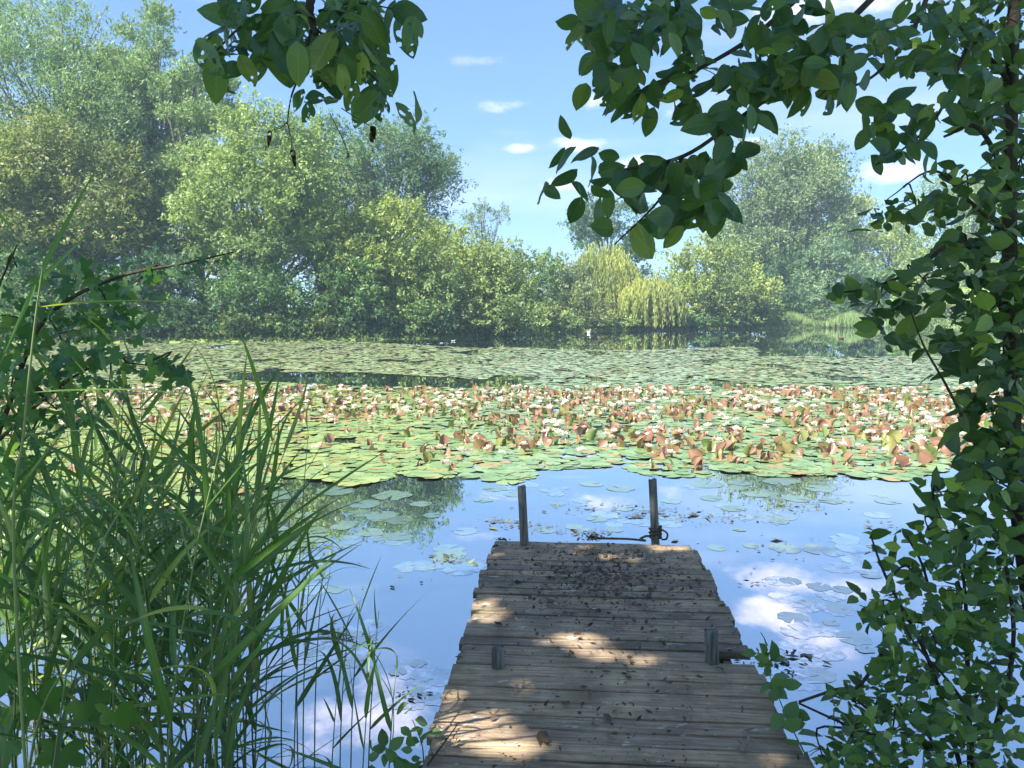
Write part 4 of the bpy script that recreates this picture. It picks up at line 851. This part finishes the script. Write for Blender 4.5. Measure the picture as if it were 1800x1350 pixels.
def leafy(rt, pos, d, nrm, s, temps, mat_, big_n=300, lname='leaf', mass='foliage', key=None):
    """leaves of one plant: those that show largest are parts, the rest one part"""
    base = np.array(rt.location); mes = [mk_mesh(lname, t_[0], t_[1], mat_, True, lco=t_[0]) for t_ in temps]
    size = s/np.maximum(pos[:, 1], .5) if key is None else key
    order = np.argsort(-size); big, rest = order[:big_n], order[big_n:]
    for i in big: link(lname, mes[int(rng.integers(len(mes)))], rt, mat=leaf_matrix(pos[i]-base, d[i], nrm[i], float(s[i])))
    if len(rest):
        vs, fs, rs, b0 = [], [], [], 0; lc = []; grp = rng.integers(0, len(temps), len(rest))
        for k_, t_ in enumerate(temps):
            id_ = rest[grp == k_]
            if not len(id_): continue
            v_, f_ = stamp(t_[0], np.array(t_[1]), pos[id_]-base, d[id_], nrm[id_], s[id_]); vs.append(v_); fs.append(f_+b0); b0 += len(v_); rs.append(np.repeat(rng.random(len(id_)), len(t_[0]))); lc.append(np.tile(np.asarray(t_[0]), (len(id_), 1)))
        o = link(mass, mk_mesh(mass, np.concatenate(vs), np.concatenate(fs), mat_, True, np.concatenate(rs), lco=np.concatenate(lc)), rt); o['kind'] = 'stuff'
def wood(rt, segs, mat_, name='branch'):
    """each segment (points, r0, r1) one branch"""
    base = Vector(rt.location)
    for pts, r0, r1 in segs:
        c = curve(pts, 6) if len(pts) > 2 else [Vector(p_) for p_ in pts]; b = Buf(); b.tube([p_-base for p_ in c], list(np.linspace(r0, r1, len(c))), 6); link(name, b.mesh(name, mat_), rt)
def twigs_mesh(rt, segs, mat_, name='twigs'):
    base = Vector(rt.location); b = Buf()
    for pts, r0, r1 in segs:
        c = curve(pts, 3) if len(pts) > 2 else [Vector(p_) for p_ in pts]; b.tube([p_-base for p_ in c], list(np.linspace(r0, r1, len(c))), 4, False)
    o = link(name, b.mesh(name, mat_), rt); o['kind'] = 'stuff'

# --- overhanging tree: stands behind the viewer's right shoulder, its crown shades the bank, its branch ends hang into view
over = root('overhanging_tree', (2.1, -1.9, 0.35), 'broad-leaved tree overhanging the view from the top with big oval leaves in shade', 'tree')
b = Buf(); OB = Vector(over.location)
b.tube([p_-OB for p_ in curve([(2.1, -1.9, 0.2), (2.0, -1.8, 2.0), (1.5, -1.7, 4.0), (0.6, -1.5, 5.6), (-1.0, -1.2, 6.6), (-3.2, -.8, 7.2)], 6)], list(np.linspace(.19, .05, 31)), 9); link('trunk', b.mesh('trunk', BK), over)
limbs = [([(1.8, -1.75, 3.0), (1.75, 0.2, 3.9), (1.7, 1.6, 3.7), (1.35, 2.2, 3.15)], .06, .014),
         ([(1.5, -1.7, 4.0), (0.3, 0.3, 4.6), (-0.3, 1.6, 4.0), (-0.62, 2.0, 3.1)], .05, .012),
         ([(0.6, -1.5, 5.6), (-1.5, 0.2, 6.6), (-3.5, 0.8, 7.0)], .06, .02), ([(-1, -1.2, 6.6), (-3.5, -2, 7), (-6, -2, 6.8)], .05, .015), ([(.6, -1.5, 5.6), (-.4, 0, 6.6), (-1.0, 1.2, 6.7)], .05, .015)]
wood(over, limbs, BKD, 'limb')
A = lambda x, y, Y: at(x, y, Y)
br = [  # branches in view: pixel path and distance
 ([(1560, -30, 2.3), (1470, 60, 2.25), (1390, 140, 2.2), (1290, 215, 2.15), (1200, 275, 2.1), (1090, 300, 2.1)], .011, .004),
 ([(1420, -20, 2.2), (1330, 60, 2.15), (1230, 120, 2.1), (1130, 160, 2.05)], .009, .003),
 ([(1290, 215, 2.15), (1255, 300, 2.1), (1230, 380, 2.05)], .005, .002),
 ([(1200, 275, 2.1), (1160, 350, 2.05), (1080, 430, 2.0)], .005, .002),
 ([(1480, 50, 2.25), (1480, 120, 2.2), (1440, 170, 2.15)], .005, .002),
 ([(1640, -30, 2.4), (1600, 60, 2.35), (1540, 130, 2.3), (1480, 160, 2.25)], .008, .003),
 ([(550, -30, 2.0), (545, 20, 2.0), (555, 60, 1.98)], .014, .007),
 ([(545, 20, 2.0), (470, 25, 1.97), (420, 50, 1.95), (375, 95, 1.92)], .005, .002),
 ([(550, 40, 2.0), (530, 120, 1.95), (512, 170, 1.93), (505, 215, 1.92)], .004, .0015),
 ([(555, 50, 2.0), (600, 90, 1.97), (650, 130, 1.95), (690, 170, 1.93)], .004, .0015),
 ([(560, 20, 2.0), (620, 5, 1.98), (690, 15, 1.95)], .004, .0015),
 ([(1700, 80, 2.5), (1650, 200, 2.45), (1590, 260, 2.4), (1540, 290, 2.35)], .006, .002)]
wood(over, [([A(*p_) for p_ in pts], r0, r1) for pts, r0, r1 in br], BKD, 'branch')
# sprays: (x, y) leaf base, (dx, dy) hang direction in picture terms, length px, distance
sp = []
def spray(x0, y0, x1, y1, Y, n, ln, spread=70, hang=1.0, jy=.15):
    n = int(n*1.5); ln = ln*.88
    for i in range(n):
        t = (i+.5)/n; x = x0+(x1-x0)*t + rng.normal()*14; y = y0+(y1-y0)*t + rng.normal()*10
        a = rng.normal()*spread
        sp.append((x, y, a, hang*ln*rng.uniform(.75, 1.15)/1.0, Y+rng.normal()*jy, ln*rng.uniform(.75, 1.2)))
# dense top right
for _ in range(30):
    x = rng.uniform(1060, 1560); y = rng.uniform(-30, 125)
    spray(x, y, x+rng.normal()*50-30, y+40, 2.15+rng.normal()*.12, 7, 56)
spray(1060, 0, 1180, 30, 2.1, 7, 64); spray(1040, 60, 1150, 90, 2.05, 7, 64); spray(1030, 120, 1130, 150, 2.05, 7, 61); spray(1050, 150, 1200, 190, 2.05, 8, 60)
spray(1130, 160, 1300, 120, 2.1, 12, 64); spray(1200, 200, 1340, 190, 2.1, 10, 61); spray(1340, 130, 1500, 110, 2.2, 12, 61)
spray(1000, 245, 1100, 300, 2.05, 7, 56); spray(1090, 290, 1300, 280, 2.1, 16, 64); spray(960, 310, 1090, 330, 2.05, 7, 58); spray(1080, 330, 1270, 320, 2.05, 15, 68); spray(1220, 340, 1290, 330, 2.05, 6, 68)
spray(1060, 400, 1190, 400, 2.0, 7, 73); spray(1170, 370, 1260, 360, 2.0, 6, 73); spray(1270, 200, 1310, 290, 2.1, 5, 64); spray(1390, 150, 1510, 160, 2.2, 7, 60)
spray(1540, 180, 1680, 200, 2.35, 12, 53); spray(1520, 230, 1620, 240, 2.35, 9, 51); spray(1540, 280, 1640, 260, 2.35, 7, 51); spray(1600, 40, 1780, 60, 2.4, 16, 47); spray(1560, 100, 1760, 130, 2.4, 14, 47)
n_right = len(sp)
# top left
spray(400, 20, 520, 30, 1.95, 6, 78, 45); spray(500, 60, 620, 80, 1.96, 6, 84, 40); spray(570, 120, 680, 110, 1.94, 5, 72, 40); spray(600, 0, 700, 20, 1.96, 4, 84, 45); spray(630, 140, 690, 150, 1.93, 3, 70, 35)
spray(335, 85, 400, 65, 1.92, 3, 80, 60); spray(360, 130, 430, 110, 1.92, 3, 60, 50)
spray(380, 40, 470, 20, 1.95, 7, 75); spray(400, 90, 460, 70, 1.95, 4, 75); spray(470, 40, 500, 60, 1.95, 2, 115, 12); spray(490, -10, 640, 0, 2.0, 9, 80, 50); spray(520, 60, 640, 50, 1.97, 9, 76, 55); spray(530, 120, 650, 100, 1.95, 8, 66, 50)
spray(600, 20, 680, 40, 1.95, 5, 92, 45); spray(690, 5, 720, 10, 1.95, 2, 75, 30); spray(640, 150, 700, 160, 1.93, 3, 75, 40); spray(540, 180, 600, 170, 1.93, 3, 60, 40)
pos = np.array([A(x, y, Y) for x, y, a, h, Y, l in sp]); ang = np.array([math.radians(a) for _, _, a, _, _, _ in sp])
d = np.column_stack([np.sin(ang)+.0, rng.normal(0, .75, len(sp)), -np.cos(ang)])
# leaves at the left rim of a spray point outwards and down
nrm = np.column_stack([rng.normal(0, .5, len(sp)), -np.abs(rng.normal(.8, .4, len(sp))), rng.normal(.2, .6, len(sp))])
s = np.array([l for *_, l in sp])/F*pos[:, 1]*.98
leafy(over, pos[:n_right], d[:n_right], nrm[:n_right], s[:n_right], oval+[eaten[3]], m_over, 225)
leafy(over, pos[n_right:], d[n_right:], nrm[n_right:], s[n_right:]*1.05, eaten+oval[:1], m_over, 75, mass='foliage')
# shrivelled leaf ends dangling from the left branch end
for x0, y0, x1, y1, ln in [(505, 215, 474, 240, 18), (505, 215, 512, 275, 20), (600, 190, 652, 240, 30), (580, 200, 612, 272, 6)]:
    q0, q1 = A(x0, y0, 1.92), A(x1, y1-ln*.6, 1.92)
    wood(over, [([q0, q0.lerp(q1, .5)+Vector((.004, 0, -.004)), q1], .0014, .0008)], BKD, 'leaf_stalk')
    o = link('withered_leaf', mk_mesh('withered_leaf', *leaf_grid(.3, 12, 8, 1.6, .5, .6, .6, 14, .16, int(x0)), leaf_mat('withered', (.03, .028, .02), (.05, .045, .03), trans=.1)), over, mat=leaf_matrix(q1-OB, Vector((rng.normal()*.2, 0, -1)), Vector((.4, -1, 0)), (ln+8)/F*1.92))
# crown above and behind the viewer, which keeps the bank and most of the deck in shade
nq = 11000
cc = np.array([(-3.1, -0.6, 6.9), (-4.9, -1.3, 6.6), (-1.2, -.5, 6.6), (-3.6, -2.6, 7.2), (-1.0, -2.6, 7.0), (-4.3, .5, 6.7), (-2.2, .75, 6.9)])
li = rng.integers(0, len(cc), nq); pos = cc[li] + rand_dir(nq)*(rng.random(nq)**.5*1.35)[:, None]*[1, 1, .75]
gap_ = np.zeros(nq, bool)                                  # crown shaped for the light: leaves taken out so sun flecks hit set deck spots
for gx_, gy_, rx_, ry_ in [(845, 1072, .09, .10), (1010, 1128, .12, .02), (1090, 1152, .15, .0), (835, 1272, .14, .04), (905, 1215, .0, .0), (1190, 962, .08, .02), (790, 1215, .02, .02), (920, 1300, .08, .02)]:
    T0 = np.array(gnd(gx_, gy_, DZ)); tt = (pos[:, 2]-DZ)/SUN.z; q_ = pos - np.array(SUN)[None]*tt[:, None] - T0
    gap_ |= (q_[:, 0]/(rx_+.09))**2 + (q_[:, 1]/(ry_+.09))**2 < 1
pos = pos[~gap_]; nq = len(pos)
lq = rng.uniform(.17, .29, nq); v_, f_ = diamonds(pos-np.array(OB), rand_dir(nq)*[1, 1, .5]+[0, 0, -.3], rand_dir(nq)*.5+[0, 0, 1], lq, lq*.62)
o = link('crown', mk_mesh('crown', v_, f_, m_over, False, np.repeat(rng.random(nq), 4)), over); o['kind'] = 'stuff'

def blob_leaves(blobs, spread_d=(0, 0, -.2), k=1.0):
    P, S = [], []
    for x, y, rx, ry, Y, n, ln in blobs:
        n = int(n*k)
        a = rng.uniform(0, 2*PI, n); q = np.sqrt(rng.random(n))*1.05
        dep = Y + rng.normal(size=n)*.22
        for ai, qi, di in zip(a, q, dep): P.append(A(x+math.cos(ai)*qi*rx, y+math.sin(ai)*qi*ry, di))
        S.append(ln*rng.uniform(.4, 1.35, n)/F*dep)
    P = np.array(P); S = np.concatenate(S); n = len(P)
    return P, rand_dir(n)*[1, .8, .7]+np.array(spread_d), rand_dir(n)*1.0+[0, -.25, .4], S
def blob_twigs(blobs, hubs, per=3):
    out = []
    for x, y, rx, ry, Y, n, ln in blobs:
        if n < 20: continue
        c = A(x, y, Y); h = min(hubs, key=lambda q: (q-c).length)
        m = h.lerp(c, .5)+Vector((rng.normal()*.04, 0, .05)); out.append(([h, m, c], .0045, .003))
        for _ in range(per):
            th = rng.uniform(0, 6.28); e = A(x+math.cos(th)*rx*.7, y+math.sin(th)*ry*.7, Y+rng.normal()*.12); out.append(([c.lerp(m, .3), c.lerp(e, .5)+Vector((0, 0, .02)), e], .0025, .001))
    return out
# --- dark small-leaved tree at the right edge
RB = Vector((2.25, 3.05, 0.25))
rtree = root('hawthorn_tree', RB, 'dark small-leaved tree filling the right edge of the view', 'tree')
stems = [([RB, A(1790, 900, 3.0), A(1775, 500, 2.95), A(1778, 150, 2.9), A(1790, -150, 2.9)], .035, .018),
         ([A(1785, 600, 2.95), A(1700, 430, 2.85), A(1600, 480, 2.75), A(1520, 508, 2.7), A(1455, 516, 2.67)], .012, .002),
         ([A(1778, 330, 2.9), A(1720, 225, 2.85), A(1660, 240, 2.8)], .012, .005),
         ([A(1810, 960, 3.0), A(1735, 825, 2.8), A(1670, 690, 2.7), A(1625, 610, 2.65), A(1600, 545, 2.6)], .008, .002),
         ([A(1778, 420, 2.95), A(1700, 350, 2.9), A(1640, 300, 2.85), A(1560, 350, 2.8)], .009, .002),
         ([A(1780, 150, 2.9), A(1700, 60, 2.85), A(1620, 20, 2.8)], .01, .003)]
wood(rtree, stems, BKD, 'branch')
rb_ = [(1750, 40, 90, 80, 2.9, 150, 42), (1650, 70, 80, 70, 2.85, 90, 42), (1740, 170, 80, 60, 2.9, 120, 42), (1775, 290, 55, 80, 2.9, 90, 40), (1690, 330, 80, 50, 2.85, 70, 40), (1600, 370, 70, 35, 2.8, 46, 36), (1540, 385, 40, 25, 2.8, 18, 36),
       (1770, 430, 70, 70, 2.95, 120, 42), (1680, 440, 45, 45, 2.85, 50, 42), (1760, 560, 75, 75, 2.95, 150, 44), (1700, 570, 50, 60, 2.85, 66, 44), (1620, 500, 60, 35, 2.75, 36, 46), (1530, 540, 50, 40, 2.7, 24, 44), (1580, 590, 50, 25, 2.7, 16, 52), (1770, 690, 65, 80, 2.9, 130, 46), (1705, 690, 40, 45, 2.8, 30, 46), (1760, 810, 70, 50, 2.9, 90, 46),
       (1475, 512, 45, 18, 2.68, 16, 40), (1560, 500, 40, 15, 2.7, 14, 40), (1630, 620, 40, 50, 2.65, 12, 60), (1680, 740, 35, 60, 2.7, 14, 60), (1720, 820, 30, 40, 2.75, 14, 56)]
rb_ = [(x+12, y, rx*.95, ry, Y, n, ln*.8) for x, y, rx, ry, Y, n, ln in rb_]
P_, d_, n_r, S_ = blob_leaves(rb_, k=1.0)
leafy(rtree, P_, d_, n_r, S_, small, m_thorn, 300)
hubs = [q for pts, *_ in stems for q in curve(pts, 3)]
twigs_mesh(rtree, blob_twigs(rb_, hubs), BKD)
# --- leafy shrub at the lower right
SBp = Vector((1.75, 2.75, 0.1))
shr = root('alder_shrub', SBp, 'leafy green shrub on the bank at the lower right of the jetty', 'shrub')
stems = [([SBp, A(1700, 1150, 2.9), A(1690, 1000, 3.0), A(1640, 880, 3.05)], .012, .003), ([SBp, A(1640, 1180, 2.8), A(1560, 1020, 2.85), A(1530, 940, 2.85)], .01, .003), ([SBp, A(1780, 1150, 2.8), A(1760, 950, 2.9), A(1740, 860, 3.0)], .012, .003), ([SBp, A(1600, 1250, 2.6), A(1540, 1260, 2.5), A(1490, 1280, 2.5)], .007, .002), ([SBp, A(1700, 1250, 2.6), A(1600, 1120, 2.7), A(1580, 1040, 2.7)], .008, .002)]
wood(shr, stems, BKD, 'stem')
sb_ = [(1740, 890, 80, 60, 3.0, 150, 42), (1650, 870, 45, 30, 3.0, 36, 42), (1690, 950, 60, 50, 3.0, 80, 42), (1780, 1000, 60, 90, 2.95, 150, 42), (1690, 1050, 80, 70, 2.9, 150, 42), (1600, 1010, 40, 40, 2.85, 34, 40), (1560, 1090, 55, 50, 2.8, 70, 38), (1640, 1130, 80, 60, 2.8, 130, 40), (1760, 1150, 70, 80, 2.8, 140, 40),
       (1570, 1200, 70, 50, 2.7, 110, 38), (1690, 1240, 90, 60, 2.65, 160, 38), (1500, 1240, 50, 40, 2.6, 70, 36), (1560, 1300, 80, 50, 2.55, 140, 36), (1500, 1295, 50, 35, 2.5, 50, 36), (1700, 1320, 110, 50, 2.5, 170, 36), (1510, 1345, 70, 30, 2.45, 60, 34), (1440, 1330, 40, 25, 2.5, 20, 34), (1545, 965, 35, 30, 2.85, 12, 40), (1530, 1060, 30, 30, 2.8, 10, 42), (1630, 940, 50, 40, 2.95, 26, 38)]
sb_ = [(x+6, y, rx, ry, Y, n, ln*.82) for x, y, rx, ry, Y, n, ln in sb_]
P_, d_, n_r, S_ = blob_leaves(sb_, (0, 0, .1), .82)
leafy(shr, P_, d_, n_r, S_, small, m_shrub, 300)
hubs = [q for pts, *_ in stems for q in curve(pts, 3)]
twigs_mesh(shr, blob_twigs(sb_, hubs), BKD)
# bindweed over the right deck edge
bw = root('bindweed', gnd(1400, 1330, 0.38), 'pale green creeper with round leaves climbing onto the right edge of the deck', 'creeper')
cp = [up(gnd(1420, 1345, DZ), .02), up(gnd(1390, 1300, DZ), .05), up(gnd(1370, 1262, DZ), .07), up(gnd(1350, 1225, DZ), .1), up(gnd(1335, 1195, DZ), .12)]
wood(bw, [(cp, .003, .0012)], m_stem, 'stem')
P_ = []; cpc = curve(cp, 6)
for i in range(30): q = cpc[int(rng.integers(3, len(cpc)))]; P_.append((q.x+rng.normal()*.025, q.y+rng.normal()*.02, q.z+abs(rng.normal()*.02)))
P_ = np.array(P_); m_pale = leaf_mat('pale_leaf', (.12, .22, .07), (.2, .32, .11), trans=.4, rough=.45)
leafy(bw, P_, rand_dir(30)*[1, .6, .8]+[0, -.2, .1], rand_dir(30)*.7+[0, -.6, .6], rng.uniform(.045, .085, 30), [small[1], small[0]], m_pale, 300)
# broken branch in the water
twig('broken_branch', 'broken bare branch poking from the shrub over the water', [A(1560, 1300, 2.55), A(1490, 1275, 2.6), A(1404, 1236, 2.65)], .006, .004, BKD)
twig('broken_branch', 'dark bent branch rising from the lower right shrub', [A(1404, 1234, 2.65), A(1470, 1212, 2.65), A(1510, 1205, 2.65), A(1552, 1146, 2.7)], .005, .007, BKD)
twig('broken_branch', 'dark dead stick leaning over the water beside the right shrub', [A(1640, 1060, 2.9), A(1620, 990, 2.9), A(1594, 943, 2.9)], .006, .004, BKD)
# pink flower at the lower right
m_pink = leaf_mat('pink_petal', (.55, .1, .4), (.7, .2, .55), trans=.3)
pf = root('pink_flower', A(1732, 1400, 2.45), 'bright pink flower at the bottom right corner', 'flower')
PBp = Vector(pf.location)
wood(pf, [([PBp, A(1732, 1352, 2.45)], .002, .002)], m_stem, 'stem')
npt = 12; hp = np.tile(np.array(A(1732, 1349, 2.45)), (npt, 1))+rng.normal(size=(npt, 3))*.01; leafy(pf, hp, rand_dir(npt)*[1, 1, .5]+[0, 0, .3], rand_dir(npt)+[0, 0, .6], np.full(npt, .024), [small[0]], m_pink, 300, 'petal')

# --- lobed-leaved shrub at the left edge, above the reeds
LB = Vector((-2.3, 2.9, 0.1))
lsh = root('field_maple', LB, 'dark lobed-leaved shrub reaching in from the left edge above the reeds', 'shrub')
stems = [([LB, A(-40, 900, 3.0), A(20, 700, 3.0), A(80, 560, 2.95), A(200, 490, 2.9), A(330, 462, 2.87), A(415, 442, 2.85)], .014, .002), ([A(-30, 800, 3.0), A(80, 700, 2.9), A(180, 640, 2.85), A(320, 650, 2.8)], .008, .002), ([LB, A(-60, 800, 3.0), A(-20, 560, 3.0), A(30, 430, 3.0)], .01, .003)]
wood(lsh, stems, BKD, 'branch')
lb_ = [(30, 560, 80, 60, 2.95, 110, 34), (130, 510, 80, 45, 2.95, 70, 32), (230, 500, 70, 40, 2.9, 50, 30), (200, 560, 60, 40, 2.9, 60, 30), (110, 600, 70, 50, 2.9, 80, 32), (20, 680, 60, 70, 2.9, 110, 34), (130, 650, 60, 30, 2.85, 50, 32), (200, 640, 50, 25, 2.82, 40, 32), (255, 640, 30, 25, 2.8, 22, 32), (305, 650, 25, 22, 2.8, 16, 32), (190, 690, 40, 25, 2.82, 22, 30), (100, 720, 60, 40, 2.85, 60, 32), (30, 790, 60, 60, 2.85, 90, 34), (310, 470, 50, 25, 2.87, 18, 26), (390, 450, 30, 12, 2.85, 8, 24), (160, 730, 30, 20, 2.8, 12, 30), (30, 470, 60, 40, 3.0, 30, 28)]
lb_ = [(x, y, rx, ry, Y, n, ln*.7) for x, y, rx, ry, Y, n, ln in lb_]
P_, d_, n_r, S_ = blob_leaves(lb_, k=.6)
leafy(lsh, P_, d_, n_r, S_, lob_t, m_lob, 260)
hubs = [q for pts, *_ in stems for q in curve(pts, 3)]
twigs_mesh(lsh, blob_twigs(lb_, hubs, 1), BKD)
# maple sapling at the lower left corner
MB_ = Vector((-1.55, 2.2, 0.1))
ms = root('sycamore_sapling', MB_, 'bright green sycamore sapling with large lobed leaves in the lower left corner', 'sapling')
wood(ms, [([MB_, A(60, 1300, 2.2), A(110, 1180, 2.2), A(150, 1120, 2.2)], .005, .002)], m_stem, 'stem')
m_syc = leaf_mat('sycamore_leaf', (.07, .17, .03), (.11, .23, .05), trans=.45, rough=.5)
syc = [(140, 1250, 70), (195, 1265, 62), (60, 1240, 60), (20, 1180, 70), (30, 1320, 70), (110, 1330, 70), (200, 1160, 45), (10, 1260, 60), (170, 1330, 50)]
P_ = np.array([A(x, y-ln*.5, 2.45+rng.normal()*.15) for x, y, ln in syc]); n_ = len(P_)
leafy(ms, P_, rand_dir(n_)*[.8, .3, .3]+[0, -.1, -.8], rand_dir(n_)*.4+[0, -.8, .6], np.array([ln for *_, ln in syc])/F*2.2*1.1, lob_t, m_syc, 300)
# leafy weeds along the left deck edge
we = root('waterside_weed', gnd(745, 1360, 0.1), 'light green leafy weed growing against the near left edge of the deck', 'weed')
WBp = Vector(we.location)
st = [[WBp, A(742, 1310, 2.6), A(725, 1265, 2.6)], [WBp, A(700, 1330, 2.6), A(672, 1310, 2.6)], [WBp, A(760, 1330, 2.62), A(748, 1290, 2.62)]]
wood(we, [(p_, .003, .0015) for p_ in st], m_stem, 'stem')
P_ = np.array([A(x+rng.normal()*8, y+rng.normal()*8, 2.6+rng.normal()*.04) for x, y in [(715, 1258), (725, 1272), (705, 1285), (735, 1300), (690, 1315), (670, 1318), (650, 1330), (720, 1330), (745, 1310), (700, 1345), (760, 1340), (735, 1345), (752, 1285), (665, 1345)] for _ in range(2)])
leafy(we, P_, rand_dir(len(P_))*[1, .5, .6], rand_dir(len(P_))*.6+[0, -.5, .8], rng.uniform(.04, .075, len(P_)), [small[2], small[0]], m_pale, 300)
# ------------------------------------------------------------------ air
m_haze = bpy.data.materials.new('haze'); m_haze.use_nodes = True; m_haze.node_tree.nodes.clear()
ho = m_haze.node_tree.nodes.new('ShaderNodeOutputMaterial'); hv = m_haze.node_tree.nodes.new('ShaderNodeVolumePrincipled')
hv.inputs['Color'].default_value = (0.62, 0.86, 1.0, 1); hv.inputs['Density'].default_value = 0.0012; hv.inputs['Anisotropy'].default_value = 0.0
m_haze.node_tree.links.new(hv.outputs[0], ho.inputs['Volume'])
x0, x1, y0, y1, z0, z1 = -950, 950, -930, 960, -4, 34
b = Buf(); b.add([(x, y, z) for x in (x0, x1) for y in (y0, y1) for z in (z0, z1)], [(0, 1, 3, 2), (4, 6, 7, 5), (0, 4, 5, 1), (2, 3, 7, 6), (0, 2, 6, 4), (1, 5, 7, 3)])
tag(link('haze', b.mesh('haze', m_haze, False)), kind='stuff')
